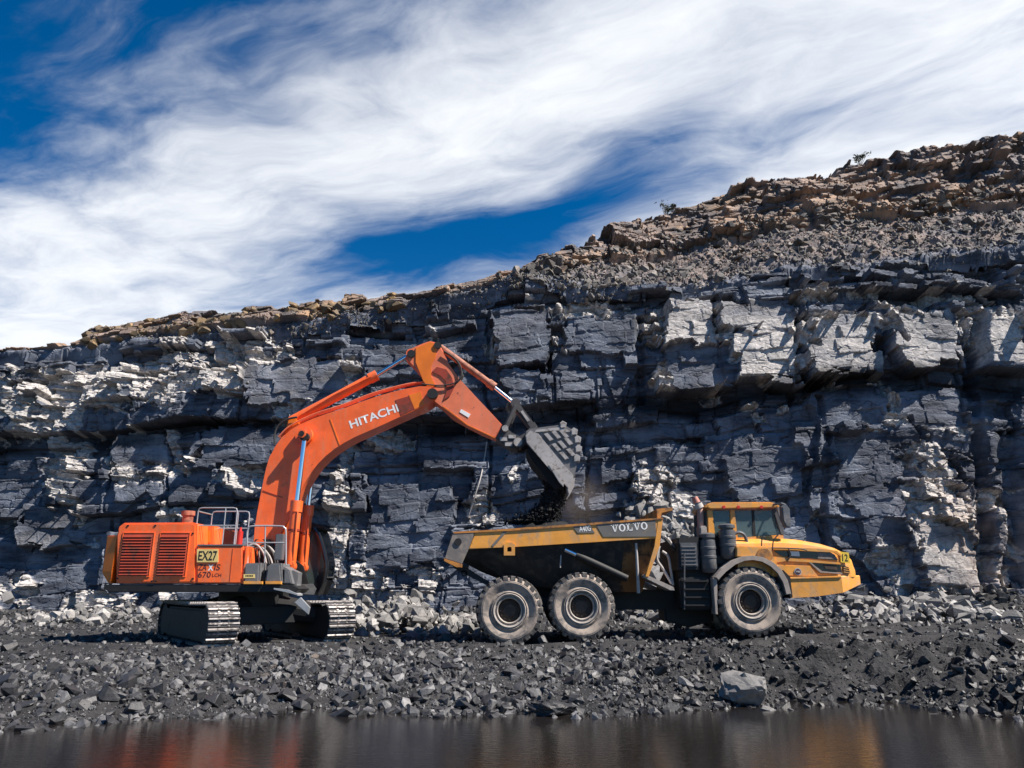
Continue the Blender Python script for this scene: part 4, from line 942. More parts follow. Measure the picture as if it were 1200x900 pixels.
# bucket cylinder
c_ = part('bucket_cylinder', cyl(q(516, 407), q(576, 451), .115, bm=cyl(q(572.5, 448.5), q(580, 454), .145), seg=20), 'rust', exc, True)
part('piston_rod', cyl(q(579, 453.5), q(603, 473), .062), 'chrome', c_, True)
part('rod_eye', cyl((q(604, 473.5)[0], 23.42, q(604, 473.5)[2]), (q(604, 473.5)[0], 23.78, q(604, 473.5)[2]), .15), 'bucket_dark', c_, True)
# bucket linkage
def bar(p0, p1, w, y0, y1, mat, name, par):
    a = Vector(P(*p0, AY0)); c = Vector(P(*p1, AY0)); d = (c - a).normalized(); n_ = Vector((-d.y, d.x)) * w / 2
    poly = [a - n_ - d * w * .4, c - n_ + d * w * .4, c + n_ + d * w * .4, a + n_ - d * w * .4]
    return part(name, prism([(v.x, v.y) for v in poly], y0, y1, .04), mat, par, True)
for y in (AY0 - .12, AY1):
    bar((605, 474), (592, 503), .15, y, y + .12, 'bucket_dark', 'idler_link', exc)
bar((606, 475), (624, 499), .22, AY0 + .08, AY1 - .08, 'bucket_dark', 'bucket_link', exc)
bar((612, 482), (619, 492), .10, AY0 + .06, AY0 + .075, 'steel', 'link_cover', exc)
# ---- bucket: side plates, wrapped shell, wear bars, lip and teeth
KY0, KY1 = 22.72, 24.48
prof = [(615, 512), (617, 505), (622, 502.5), (640, 500), (660, 497.5), (670, 503), (677, 511), (680, 521), (679, 532), (676, 544), (674, 553), (672, 562)]
mouth = [(664, 571), (645, 551), (618, 521)]
bk = exc
side = prof + mouth
bucket = part('bucket', prism(PP(side, KY0), KY0, KY0 + .05, .01), 'bucket', exc)
part('side_plate', prism(PP(side, KY0), KY1 - .05, KY1, .01), 'bucket', bucket)
shell = bmesh.new(); pr = PP(prof, KY0)
cx_, cz_ = P(645, 530, KY0)
A = []; B = []; A2 = []; B2 = []
for x_, z_ in pr:
    d = Vector((cx_ - x_, cz_ - z_)).normalized() * .05
    A.append(shell.verts.new((x_ - d.x * .3, KY0 + .052, z_ - d.y * .3))); B.append(shell.verts.new((x_ - d.x * .3, KY1 - .052, z_ - d.y * .3)))
    A2.append(shell.verts.new((x_ + d.x, KY0 + .052, z_ + d.y))); B2.append(shell.verts.new((x_ + d.x, KY1 - .052, z_ + d.y)))
for i in range(len(pr) - 1):
    shell.faces.new((A[i], A[i + 1], B[i + 1], B[i])); shell.faces.new((A2[i + 1], A2[i], B2[i], B2[i + 1]))
    shell.faces.new((A[i + 1], A[i], A2[i], A2[i + 1])); shell.faces.new((B[i], B[i + 1], B2[i + 1], B2[i]))
for i in (0, len(pr) - 1): shell.faces.new((A[i], B[i], B2[i], A2[i]))
bmesh.ops.recalc_face_normals(shell, faces=shell.faces)
part('shell', shell, 'bucket_dark', bucket, True)
# bright rub strip along the mouth, wear bars on the side plate, heel shrouds
part('side_strip', prism(PP([(616, 511), (621, 505), (631, 508.5), (660, 544), (671, 556), (672, 564), (666, 573), (657, 563), (643, 549), (617, 519)], KY0), KY0 - .05, KY0 - .002, .015), 'steel', bucket)
part('side_cutter', prism(PP([(642, 545), (646, 544), (661, 562), (660, 571), (655, 566)], KY0), KY0 - .10, KY0 - .052, .015), 'steel', bucket)
for a, b_ in ((637, 509), (646, 506.5), (655, 505.5), (646, 521), (653, 518), (660, 514), (655, 531), (663, 527)):
    part('wear_bar', prism(PP([(a, b_), (a + 4.5, b_ - 1.5), (a + 11.5, b_ + 6.5), (a + 7, b_ + 8.5)], KY0), KY0 - .07, KY0 - .002, .012), 'steel', bucket)
part('top_strip', prism(PP([(626, 507), (628, 504), (660, 500.5), (668, 506), (664, 507), (658, 504)], KY0), KY0 - .04, KY0 - .002, .008), 'steel', bucket)
for a, b_ in ((673, 506), (677, 515), (678, 526), (676, 537), (660, 498)):
    X_, Z_ = P(a, b_, KY0); part('heel_shroud', prism([(X_ - .10, Z_ - .12), (X_ + .08, Z_ - .10), (X_ + .11, Z_ + .06), (X_ - .02, Z_ + .13), (X_ - .10, Z_ + .06)], KY0 - .06, KY0 + .35, .02), 'steel', bucket)
for i in range(5):
    y = KY0 + .02 + i * (KY1 - KY0 - .26) / 4
    part('tooth', prism(PP([(667, 560), (674, 560), (673, 570), (666.5, 582), (664, 572)], KY0), y, y + .22, .03), 'steel', bucket)
part('lip', prism(PP([(664, 571), (660, 566), (671, 552), (675, 556), (672, 565)], KY0), KY0 + .055, KY1 - .055, .01), 'bucket_dark', bucket)
for y in (AY0 - .14, AY1 + .05): part('hinge_ear', prism(PP([(602, 517), (606, 513), (617, 508), (626, 495), (630, 501), (618, 521), (610, 526), (603, 524)], AY0), y, y + .09, .02), 'bucket_dark', bucket)
# ---- cab on the far side
CY0, CY1 = 24.35, 25.65
cab_px = [(309, 697), (309, 618), (313, 613.5), (358, 613), (370, 616), (374, 622), (379, 640), (382, 660), (380, 677), (373, 696), (368, 697)]
def frame_of(outer, inner, y0, y1):
    b_ = bmesh.new(); n_ = len(outer)
    lay = [[b_.verts.new((x, y, z)) for x, z in pts] for pts, y in ((outer, y0), (inner, y0), (outer, y1), (inner, y1))]
    for i in range(n_):
        j = (i + 1) % n_
        b_.faces.new((lay[0][i], lay[0][j], lay[1][j], lay[1][i])); b_.faces.new((lay[2][j], lay[2][i], lay[3][i], lay[3][j]))
        b_.faces.new((lay[0][j], lay[0][i], lay[2][i], lay[2][j])); b_.faces.new((lay[1][i], lay[1][j], lay[3][j], lay[3][i]))
    bmesh.ops.recalc_face_normals(b_, faces=b_.faces); return b_
op = PP(cab_px, CY0)
ipx = [(313, 676), (313, 622), (316, 618), (355, 618), (364, 620), (367, 626), (372, 642), (374.5, 660), (373, 674), (368, 686), (364, 688)]
ip = PP(ipx, CY0)
for y0, y1 in ((CY0, CY0 + .09), (CY1 - .09, CY1)): cabf = part('cab_side', frame_of(op, ip, y0, y1), 'black_gloss', exc)
for y in (CY0 + .03, CY1 - .045): part('cab_window', prism(ip, y, y + .015), 'glass_dark', exc)
b_ = bmesh.new()
part('cab_roof', prism(PP([(308, 618), (309, 612), (340, 610), (362, 611), (379, 616.5), (380, 620), (370, 619), (356, 617)], CY0), CY0 - .04, CY1 + .04, .02), 'black', exc)
fr_px = [(370, 616), (374, 622), (379, 640), (382, 660), (380, 677)]
q = PP(fr_px, CY0); b_ = bmesh.new()
va = [b_.verts.new((x, CY0 + .1, z)) for x, z in q]; vc = [b_.verts.new((x, CY1 - .1, z)) for x, z in q]
for i in range(len(q) - 1): b_.faces.new((va[i], va[i + 1], vc[i + 1], vc[i]))
part('windscreen', b_, 'glass_dark', exc, True)
part('cab_guard', tube(arc_pts([(P(a, c, CY0 - .05)[0], CY0 - .05, P(a, c, CY0 - .05)[1]) for a, c in ((368, 619), (374, 628), (380, 648), (382.5, 664), (380, 682))], 5), .07), 'black_gloss', exc, True)
part('cab_base', prism(PP([(309, 697), (309, 690), (346, 690), (347, 678), (374, 678), (380, 680), (373, 697)], CY0), CY0 + .095, CY1 - .095), 'black', exc)
part('cab_skirt', prism(PP([(344, 696), (346, 684), (367, 684), (371, 690), (368, 697)], CY0), CY0 - .02, CY0 - .002, .005), 'grey', exc)
part('lamp', prism(PP([(350.5, 692), (350.5, 688.5), (360, 688.5), (360, 692)], CY0), CY0 - .05, CY0 - .021, .01), 'lamp', exc)
part('seat', prism(PP([(318, 690), (318, 640), (323, 636), (327, 640), (329, 670), (345, 672), (345, 690)], 24.8), 24.75, 25.25, .05), 'black', exc, True)
part('cab_rear', box(P(309.5, 650, CY0)[0], P(311.5, 650, CY0)[0], CY0 + .1, CY1 - .1, P(0, 696, CY0)[1], P(0, 616, CY0)[1]), 'black', exc)
part('front_step', prism(PP([(321, 689), (338, 691), (349, 696), (349, 698), (336, 694), (321, 691)], YB), YB - .03, YB + .5, .008), 'rail', exc)
part('front_guard', prism(PP([(338, 692), (339, 672), (343, 668), (349, 671), (347, 684), (348, 693)], YB + .3), YB + .3, YB + .8, .02), 'grey', exc)
# ---- undercarriage, turned towards the camera
ax = Vector((0.59, -0.807, 0)).normalized(); lat = Vector((0.807, 0.59, 0)).normalized()
UC = Vector((EXC_X, EXC_Y, 0))
ztk = EXC_Z - 0.05
def loc(a, l, z): v = UC + ax * a + lat * l; return Vector((v.x, v.y, z))
def obox(a0, a1, l0, l1, z0, z1, bm=None, bev=.02):
    b_ = box(a0, a1, l0, l1, z0, z1, bev)
    for v in b_.verts: v.co = loc(v.co.x, v.co.y, v.co.z)
    if bm is None: return b_
    me = bpy.data.meshes.new('t'); b_.to_mesh(me); b_.free(); bm.from_mesh(me); bpy.data.meshes.remove(me); return bm
cf = obox(-1.3, 1.3, -.9, .9, .50 + ztk, z704, None, .05)
for sa_ in (-1, 1):
    for sl_ in (-1, 1):
        p0 = loc(sa_ * .7, sl_ * .6, .95 + ztk); p1 = loc(sa_ * 1.5, sl_ * 1.5, .75 + ztk)
        cyl(p0, p1, .38, .30, 12, cf)
part('car_body', cf, 'black', exc)
HR, HL, ZC = 0.50, 2.40, 0.585                # end radius, half length between wheel centres, axle height
# one track shoe: plate with three grousers (local: x along the chain, y across, z outwards)
sb = box(-.118, .118, -.40, .40, -.02, .02, .006)
for gx_, gh in ((-.085, .085), (.035, .05)): box(gx_ - .022, gx_ + .022, -.40, .40, .018, gh, .005, sb)
for gx_ in (-.03, .085):
    for gy_ in (-.12, .12): box(gx_ - .025, gx_ + .025, gy_ - .03, gy_ + .03, .018, .035, .004, sb)
shoe_me = bpy.data.meshes.new('track_shoe'); sb.to_mesh(shoe_me); sb.free(); shoe_me.materials.append(M['shoe']); shoe_me.materials.append(M['bucket_dark'])
for p in shoe_me.polygons:
    if p.center.z < .03: p.material_index = 1
per = 4 * HL + 2 * math.pi * HR; NSH = int(round(per / .245))
for sl_ in (-1, 1):
    l0 = sl_ * 1.65
    tf = obox(-HL + .1, HL - .1, l0 - .34, l0 + .34, .14 + ztk, .98 + ztk, None, .06)  # frame filled to full height so the track side reads as black shade
    for s_ in (-1, 1): obox(s_ * HL - .55, s_ * HL + .2, l0 - .22, l0 + .22, .4 + ztk, .75 + ztk, tf, .05)
    tr = part('track_frame', tf, 'black', exc)
    for s_, nm in ((-1, 'sprocket'), (1, 'idler_wheel')):
        cc = loc(s_ * HL, l0, ZC + ztk)
        part(nm, cyl(cc - lat * .34, cc + lat * .34, HR - .04, seg=32, bm=cyl(cc - lat * .30, cc + lat * .30, .22)), 'black', tr, True)
    for i in range(8):
        cc = loc(-HL + .55 + i * (2 * HL - 1.1) / 7, l0, .26 + ztk); part('track_roller', cyl(cc - lat * .22, cc + lat * .22, .16, seg=16), 'black', tr, True)
    for i in range(NSH):
        s_ = (i + .5) / NSH * per
        if s_ < 2 * HL: a, z, nx_, nz_ = -HL + s_, ZC + HR, 0, 1; z -= 0.03 * math.sin(math.pi * s_ / (2 * HL))
        elif s_ < 2 * HL + math.pi * HR:
            t_ = math.pi / 2 - (s_ - 2 * HL) / HR; a, z, nx_, nz_ = HL + HR * math.cos(t_), ZC + HR * math.sin(t_), math.cos(t_), math.sin(t_)
        elif s_ < 4 * HL + math.pi * HR: a, z, nx_, nz_ = HL - (s_ - 2 * HL - math.pi * HR), ZC - HR, 0, -1
        else:
            t_ = -math.pi / 2 - (s_ - 4 * HL - math.pi * HR) / HR; a, z, nx_, nz_ = -HL + HR * math.cos(t_), ZC + HR * math.sin(t_), math.cos(t_), math.sin(t_)
        nrm = (ax * nx_ + Vector((0, 0, nz_))).normalized(); ty = lat.copy(); tx = ty.cross(nrm)
        o = bpy.data.objects.new('track_shoe', shoe_me); link(o, tr)
        o.matrix_local = Matrix.Translation(loc(a, l0, z + ztk) - origin(tr)) @ Matrix((tx, ty, nrm)).transposed().to_4x4()
# shadowed lower belly and triangular guard
part('track_guard', prism(PP([(345, 706), (352, 700), (363, 712), (361, 720)], 21.9), 21.9, 22.0, .01), 'rail', exc)

# ------------------------------------------------------------------ articulated dump truck
TY = 21.5; TF = TY + 3.4; TC = (TY + TF) / 2
TX = P(760, 740, TY)[0]
truck = thing('dump_truck', 'yellow six-wheeled articulated dump truck being loaded with coal under the bucket', 'dump truck', (TX, TC, float(pad_z(np.array(TX)))))
def pT(pts, Y=TY): return PP(pts, Y)
def pair(name, b_, mat, parent, smooth=False):
    me = bpy.data.meshes.new('t'); b_.to_mesh(me)
    for v in me.vertices: v.co.y = 2 * TC - v.co.y
    me.flip_normals(); b2 = bmesh.new(); b2.from_mesh(me); bpy.data.meshes.remove(me)
    part(name, b2, mat, parent, smooth); return part(name, b_, mat, parent, smooth)
def mir(b_):                                   # add the mirror image across the truck's centre plane
    me = bpy.data.meshes.new('t'); b_.to_mesh(me)
    for v in me.vertices: v.co.y = 2 * TC - v.co.y
    me.flip_normals(); b_.from_mesh(me); bpy.data.meshes.remove(me); return b_
# wheels
def wheel(px, py, rpx, y, front=False, name='wheel'):
    cx, cz = P(px, py, TY); Rr = rpx / (FPX / (TY * CP + (cz - CAM_Z) * SP)); s = 1 if y < TC else -1
    c = (cx, y, cz); W = .74
    hub = part(name, lathe([(0.001, .16), (.17, .16), (.19, .20), (.30, .22), (.33, .34), (.44, .36), (.44, .6)] if s > 0 else [(0.001, W - .16), (.17, W - .16), (.19, W - .20), (.30, W - .22), (.33, W - .34), (.44, W - .36), (.44, .14)], (cx, y, cz), seg=36), 'hub', truck, True)
    k = Rr
    pr_ = [(.465 * k, .12), (.49 * k, .05), (.53 * k, .03), (.555 * k, .055), (.60 * k, .075), (.66 * k, .05), (.74 * k, .01), (.80 * k, .0), (.815 * k, .012), (.83 * k, .006), (.88 * k, .03), (.925 * k, .07), (.945 * k, .12), (.945 * k, W - .12), (.925 * k, W - .06), (.88 * k, W - .02), (.80 * k, W), (.66 * k, W - .04), (.60 * k, W - .07), (.53 * k, W - .03), (.465 * k, W - .10), (.465 * k, W / 2)]
    part('tyre', lathe(pr_, c, seg=72, closed=True), 'tyre', hub, True)
    lug = bmesh.new(); NL = 26
    for i in range(NL):
        for sd in (0, 1):
            t_ = 2 * math.pi * (i + .5 * sd) / NL; ct, st = math.cos(t_), math.sin(t_)
            w2 = .068
            def pt(r, tt, yy): return (cx + r * ct - tt * st, y + (yy if sd == 0 else W - yy), cz + r * st + tt * ct)
            q = [pt(.865 * k, -w2, .012), pt(.865 * k, w2, .012), pt(.98 * k, w2 * .9, .035), pt(.98 * k, -w2 * .9, .035), pt(1.0 * k, -w2 * .5 + .10, .36), pt(1.0 * k, w2 + .10, .36), pt(.93 * k, w2 + .10, .36), pt(.93 * k, -w2 * .5 + .10, .36), pt(1.0 * k, -w2 * .9, .07), pt(1.0 * k, w2 * .9, .07)]
            v = [lug.verts.new(p) for p in q]
            for f in ((0, 1, 2, 3), (3, 2, 9, 8), (8, 9, 5, 4), (4, 5, 6, 7), (1, 6, 5, 9, 2), (0, 3, 8, 4, 7)): lug.faces.new([v[j] for j in f])
    bmesh.ops.recalc_face_normals(lug, faces=lug.faces)
    part('tread_lugs', lug, 'tread', hub)
    rimp = [(.47 * k, .05), (.49 * k, .03), (.475 * k, .015), (.44 * k, .03), (.43 * k, .09), (.40 * k, .11), (.385 * k, .07), (.365 * k, .06), (.345 * k, .08), (.335 * k, .20), (.36 * k, .3), (.46 * k, .3)]
    if s < 0: rimp = [(r, W - yy) for r, yy in rimp]
    part('rim', lathe(rimp, c, seg=60, closed=True), 'rim', hub, True)
    bl = bmesh.new()
    for i in range(12):
        t_ = 2 * math.pi * i / 12; yb = .14 if s > 0 else W - .14
        cyl((cx + .25 * math.cos(t_), y + yb, cz + .25 * math.sin(t_)), (cx + .25 * math.cos(t_), y + yb + (.09 if s > 0 else -.09), cz + .25 * math.sin(t_)), .02, seg=6, bm=bl)
    part('wheel_bolts', bl, 'hub', hub)
    return cx, cz
wc = []
for px, py, rp in ((597, 715.5, 39.5), (682, 711, 39.3), (881.5, 705, 40)):
    wc.append(wheel(px, py, rp, TY)); wheel(px, py, rp, TF - .74)
for cx, cz in wc: part('axle', cyl((cx, TY + .3, cz), (cx, TF - .3, cz), .2, seg=16, bm=cyl((cx, TC - .35, cz), (cx, TC + .35, cz), .36, seg=16)), 'black', truck, True)
# rear chassis
part('rear_frame', prism(pT([(575, 712), (575, 690), (620, 684), (760, 690), (800, 694), (800, 716), (700, 716)]), TC - .55, TC - .35, .02, bm=prism(pT([(575, 712), (575, 690), (620, 684), (760, 690), (800, 694), (800, 716), (700, 716)]), TC + .35, TC + .55, .02)), 'black', truck)
pair('walking_beam', prism(pT([(597, 722), (597, 708), (640, 700), (682, 704), (682, 718), (640, 716)]), TY + .8, TY + 1.0, .02), 'black', truck)
part('hitch', prism(pT([(790, 730), (785, 690), (800, 660), (830, 662), (850, 690), (850, 730), (820, 738)]), TC - .5, TC + .5, .05), 'black', truck)
# dump body: rails, hull, tail, headboard
rail_px = [(549, 643.5), (557, 623), (600, 620.8), (680, 615.2), (772, 608), (776, 607.5), (771, 631), (700, 635), (600, 641)]
body = pair('dump_body', prism(pT(rail_px), TY, TY + .16, .02), 'yellow', truck)
pair('rim_edge', prism(pT([(531, 623.5), (600, 619.4), (680, 613.7), (777, 606.5), (777, 609), (680, 616.3), (600, 622), (531, 626)]), TY - .03, TY + .18, .015), 'yellow_dirty', truck)
b_ = bmesh.new()
st = [(541, 660, 645, 655), (560, 643, 668, 0), (600, 641, 684, 0), (660, 637.5, 691, 0), (720, 634, 694, 0), (770, 631, 694, 757)]
rows = []
for i, (px, yt, yb_, pxb) in enumerate(st):
    if i == 0: xt, zt_ = P(541, 646, TY); xb_, zb_ = P(541, 658, TY)
    else: xt, zt_ = P(px, yt, TY); xb_, zb_ = P(pxb or px, yb_, TY)
    yi = TY + .06 + (.62 if i > 0 else .25)
    zm = zt_ + (zb_ - zt_) * .55; xm = xt + (xb_ - xt) * .55
    rows.append([(xt, TY + .05, zt_ + .05), (xm, TY + .05 + (yi - TY - .05) * .45, zm), (xb_, yi, zb_), (xb_, 2 * TC - yi, zb_), (xm, 2 * TC - (TY + .05 + (yi - TY - .05) * .45), zm), (xt, 2 * TC - TY - .05, zt_ + .05)])
V = [[b_.verts.new(p) for p in r_] for r_ in rows]
for i in range(len(V) - 1):
    for j in range(5): b_.faces.new((V[i][j], V[i][j + 1], V[i + 1][j + 1], V[i + 1][j]))
b_.faces.new(V[-1]); b_.faces.new(V[0][::-1])
bmesh.ops.recalc_face_normals(b_, faces=b_.faces)
part('body_hull', b_, 'hull', truck)
b_ = bmesh.new(); fa_ = [bm_[0:3] for bm_ in (rows[4], rows[5])]
def lerp3(a, c, f): return tuple(a[k] + (c[k] - a[k]) * f for k in range(3))
L0 = [lerp3(rows[4][k], rows[5][k], .25) for k in range(3)]; L1 = list(rows[5][:3])
vs_ = [[b_.verts.new((p[0], p[1] - o_, p[2])) for p in Lx] for o_ in (.012, .004) for Lx in (L0, L1)]
for A_, B_ in ((vs_[0], vs_[1]), (vs_[3], vs_[2])):
    for k in range(2): b_.faces.new((A_[k], A_[k + 1], B_[k + 1], B_[k]))
bmesh.ops.recalc_face_normals(b_, faces=b_.faces)
part('front_hull_panel', b_, 'hull_front', truck)
pair('tail_plate', prism(pT([(530.5, 624.5), (556.5, 624), (548.5, 645), (541, 661), (521, 654.5), (524, 646)]), TY - .02, TY + .13, .015), 'tail', truck)
pair('tail_lip', prism(pT([(520.5, 654.5), (541.5, 661.2), (541, 665), (535, 665), (520, 657.5)]), TY - .03, TY + .2, .01), 'yellow_dirty', truck)
X_, Z_ = P(537, 635, TY); part('tail_pin', cyl((X_, TY - .05, Z_), (X_, TY + .05, Z_), .10, seg=20), 'black', truck, True)
X_, Z_ = P(544, 672, TY + .3); part('tow_eye', lathe([(.05, 0), (.09, 0), (.09, .06), (.05, .06)], (X_, TY + .3, Z_), seg=16, closed=True), 'black', truck)
part('floor_tail', prism(pT([(522, 656), (541, 663), (575, 684), (570, 686), (535, 668)]), TY + .3, TF - .3), 'black', truck)
lugp = part('lifting_lug', frame_of(pT([(590.5, 651), (590.5, 638), (594, 635.5), (601, 636), (603.5, 639), (603.5, 651)]), pT([(594.5, 646.5), (594.5, 642), (596, 641), (598.5, 641), (599.5, 642), (599.5, 646.5)]), TY - .07, TY + .05), 'yellow', truck)
strip([(577, 640), (593, 622)], TY, .07, 'panel_grey', truck, 'scrape_mark')
part('decal_panel', prism(pT([(698, 614.4), (768, 609.6), (769, 628.6), (707, 629.2)]), TY - .014, TY - .001), 'panel_grey', truck)
part('decal_panel', prism(pT([(671, 616.6), (691, 615.2), (697, 624.3), (677, 624.8)]), TY - .014, TY - .001), 'panel_grey', truck)
X_, Z_ = P(717, 623.7, TY); X2_, Z2_ = P(760, 620, TY); ang = math.atan2(Z2_ - Z_, X2_ - X_)
# slab-serif word on the side rail
def slab_word(word, x, z, y, h, total, ang, mat, par):
    b_ = bmesh.new(); wl = total / len(word) * .90; pitch = total / len(word)
    def quad(pts):
        vs_ = [b_.verts.new((x + (u * math.cos(ang) - v * math.sin(ang)), y, z + (u * math.sin(ang) + v * math.cos(ang)))) for u, v in pts]
        b_.faces.new(vs_)
    for i, ch in enumerate(word):
        u0 = i * pitch; t_ = wl * .24; sf = h * .13
        if ch == 'V':
            quad([(u0 + .08 * wl, h), (u0 + .08 * wl + t_, h), (u0 + wl * .5 + t_ * .25, 0), (u0 + wl * .5 - t_ * .45, 0)])
            quad([(u0 + wl * .92 - t_ * .55, h), (u0 + wl * .92, h), (u0 + wl * .5 + t_ * .45, 0), (u0 + wl * .5 - t_ * .1, 0)])
            quad([(u0 - .04 * wl, h - sf), (u0 + .46 * wl, h - sf), (u0 + .46 * wl, h + .002), (u0 - .04 * wl, h + .002)]); quad([(u0 + .60 * wl, h - sf), (u0 + 1.04 * wl, h - sf), (u0 + 1.04 * wl, h + .002), (u0 + .60 * wl, h + .002)])
        elif ch == 'O':
            nn = 28
            for k in range(nn):
                a0, a1 = 2 * math.pi * k / nn, 2 * math.pi * (k + 1) / nn
                f = lambda a, ro: (u0 + wl * .5 + math.cos(a) * (wl * .5 - (t_ if ro else 0)), h * .5 + math.sin(a) * (h * .53 - (h * .14 if ro else 0)))
                quad([f(a0, 0), f(a1, 0), f(a1, 1), f(a0, 1)])
        elif ch == 'L':
            quad([(u0 + .16 * wl, 0), (u0 + .16 * wl + t_, 0), (u0 + .16 * wl + t_, h), (u0 + .16 * wl, h)])
            quad([(u0 + .02 * wl, -.002), (u0 + .92 * wl, -.002), (u0 + .92 * wl, sf), (u0 + .02 * wl, sf)]); quad([(u0 + .02 * wl, h - sf), (u0 + .56 * wl, h - sf), (u0 + .56 * wl, h + .002), (u0 + .02 * wl, h + .002)])
            quad([(u0 + .80 * wl, sf), (u0 + .92 * wl, sf), (u0 + .92 * wl, h * .42), (u0 + .84 * wl, h * .42)])
    return part('lettering', b_, mat, par)
slab_word('VOLVO', X_, Z_, TY - .019, .20, math.hypot(X2_ - X_, Z2_ - Z_), ang, 'white', truck)
X_, Z_ = P(679, 623.3, TY); text_part('A40G', X_, Z_, TY - .019, .155, ang, 'white', truck, bold=.012, width=.33)
part('headboard', prism(pT([(771, 609), (770, 596), (789, 594), (789, 598), (776, 600), (775, 609)]), TY + .1, TF - .1, .01), 'yellow_dirty', truck)
pair('body_front_corner', prism(pT([(771, 609), (777, 607), (773, 640), (760, 676), (756, 676), (767, 640)]), TY - .01, TY + .14, .01), 'yellow', truck)
for y in (TY + .17, TF - .17):
    q = lambda a, c: (P(a, c, TY + .17)[0], y, P(a, c, TY + .17)[1])
    c_ = part('hoist_cylinder', cyl(q(675, 650), q(735, 678), .10, seg=18), 'black', truck, True)
    part('piston_rod', cyl(q(662, 644), q(676, 650.5), .07), 'chrome', c_, True)
part('prop_bar', cyl((P(746, 636, TY)[0], TY + .1, P(746, 636, TY)[1]), (P(750, 695, TY)[0], TY + .25, P(750, 695, TY)[1]), .035, .05), 'palehose', truck, True)
part('marker_rod', cyl((P(658, 648, TY)[0], TY + .2, P(658, 648, TY)[1]), (P(657, 665, TY)[0], TY + .2, P(657, 665, TY)[1]), .02), 'palehose', truck, True)
pair('mudguard_plate', prism(pT([(754, 674), (757, 673), (790, 688), (791, 692), (786, 692), (755, 677)]), TY + .05, TY + .85, .01), 'rim', truck)
for k, pts in enumerate([((772, 640), (769, 655), (777, 668), (786, 684)), ((776, 646), (783, 652), (786, 668), (789, 686)), ((780, 630), (792, 645), (800, 658), (811, 667)), ((786, 632), (798, 650), (806, 660), (813, 664)), ((792, 640), (796, 655), (806, 662))]):
    part('hose', tube(arc_pts([(P(a, c, TY + .6)[0], TY + .5 + .12 * k, P(a, c, TY + .6)[1]) for a, c in pts], 6), .04), ('palehose', 'palehose', 'hose', 'palehose', 'hose')[k], truck, True)
# ---- tractor unit
part('engine_bay', prism(pT([(796, 700), (796, 630), (820, 629), (862, 640), (990, 652), (992, 690), (930, 696), (870, 690)], TY + .5), TY + .55, TF - .55, .03), 'black', truck)
part('rear_box', prism(pT([(795, 668), (795, 630), (819, 629), (820, 668)], TY + .3), TY + .3, TF - .3, .02), 'black', truck)
# hood: lofted sections, wider at the cab and drooping at the nose
sect = [(862, 630, 676), (914, 628.5, 676), (943, 631, 676), (965, 635, 676), (982, 640, 676), (992, 645, 676), (998, 652, 676), (1001.5, 664, 675)]
b_ = bmesh.new(); rows = []
YH = TY + .22
for i, (px, yt, yb_) in enumerate(sect):
    xt, zt_ = P(px, yt, YH); _, zb_ = P(px, yb_, YH)
    ins = (0, 0, .0, .02, .05, .10, .18, .30)[i]
    xt *= (YH + ins) / YH
    rows.append([(xt, YH + ins, zb_), (xt, YH + ins, zb_ + (zt_ - zb_) * .62), (xt, YH + ins + .05, zb_ + (zt_ - zb_) * .84), (xt, YH + ins + .28, zt_ - .04), (xt, YH + ins + .60, zt_), (xt, TC, zt_ + .03)] )
V = []
for r_ in rows:
    full = r_ + [(x, 2 * TC - y, z) for x, y, z in r_[-2::-1]]
    V.append([b_.verts.new(p) for p in full])
for i in range(len(V) - 1):
    for j in range(len(V[0]) - 1): b_.faces.new((V[i][j], V[i][j + 1], V[i + 1][j + 1], V[i + 1][j]))
b_.faces.new(V[-1]); b_.faces.new(V[0][::-1]); bmesh.ops.recalc_face_normals(b_, faces=b_.faces)
part('hood', b_, 'yellow', truck, True)
# side trims on the hood
def trim(name, pts, y0, y1, mat, bev=.012): return part(name, prism(pT(pts, YH), y0, y1, bev), mat, truck)
trim('hood_shoulder', [(866, 640), (905, 641.5), (960, 643), (980, 645.5), (986, 652), (983, 652), (977, 647), (905, 644), (867, 648)], YH - .07, YH + .02, 'yellow')
trim('grille_window', [(907, 645.5), (972, 647), (978, 650), (981, 656.5), (925, 653.5), (914, 651)], YH - .02, YH + .005, 'black_gloss', .004)
trim('grille_window_light', [(926, 646), (936, 646.2), (937, 652), (927, 651.5)], YH - .024, YH - .021, 'lamp', .0)
trim('grille_mesh', [(957, 647.5), (971, 648), (977, 650.5), (980, 655.5), (958, 654.5)], YH - .03, YH - .022, 'tail', .0)
trim('flank_band', [(905, 652), (915, 653.5), (947, 656), (984, 659.5), (984, 662), (947, 659), (920, 657), (908, 660)], YH - .06, YH + .01, 'yellow')
trim('headlamp_recess', [(950, 659.5), (985, 662), (986, 671), (962, 669.5)], YH - .022, YH + .005, 'black_gloss', .004)
trim('headlamp', [(964, 661.5), (980, 662.5), (981, 668), (967, 667)], YH - .04, YH - .023, 'hub', .006)
trim('headlamp_rim', [(946, 658.5), (950, 659.5), (962, 669.8), (986, 671.3), (986, 673), (960, 671.5)], YH - .07, YH + .01, 'fender')
trim('front_vent', [(989, 663), (995, 664.5), (997, 672), (989, 671.5)], YH + .03, YH + .10, 'black_gloss', .004)
for i in range(3): trim('vent_slat', [(989, 664.5 + 2.6 * i), (996, 665.8 + 2.4 * i), (996, 666.8 + 2.4 * i), (989, 665.6 + 2.6 * i)], YH + .01, YH + .029, 'yellow', 0)
trim('flank_panel', [(903, 674.5), (906, 661.5), (948, 663), (958, 676)], YH - .085, YH + .01, 'yellow', .02)
X_, Z_ = P(933.5, 670, YH)
em = part('emblem', cyl((X_, YH - .105, Z_), (X_, YH - .086, Z_), .10, seg=28), 'rail', truck, True)
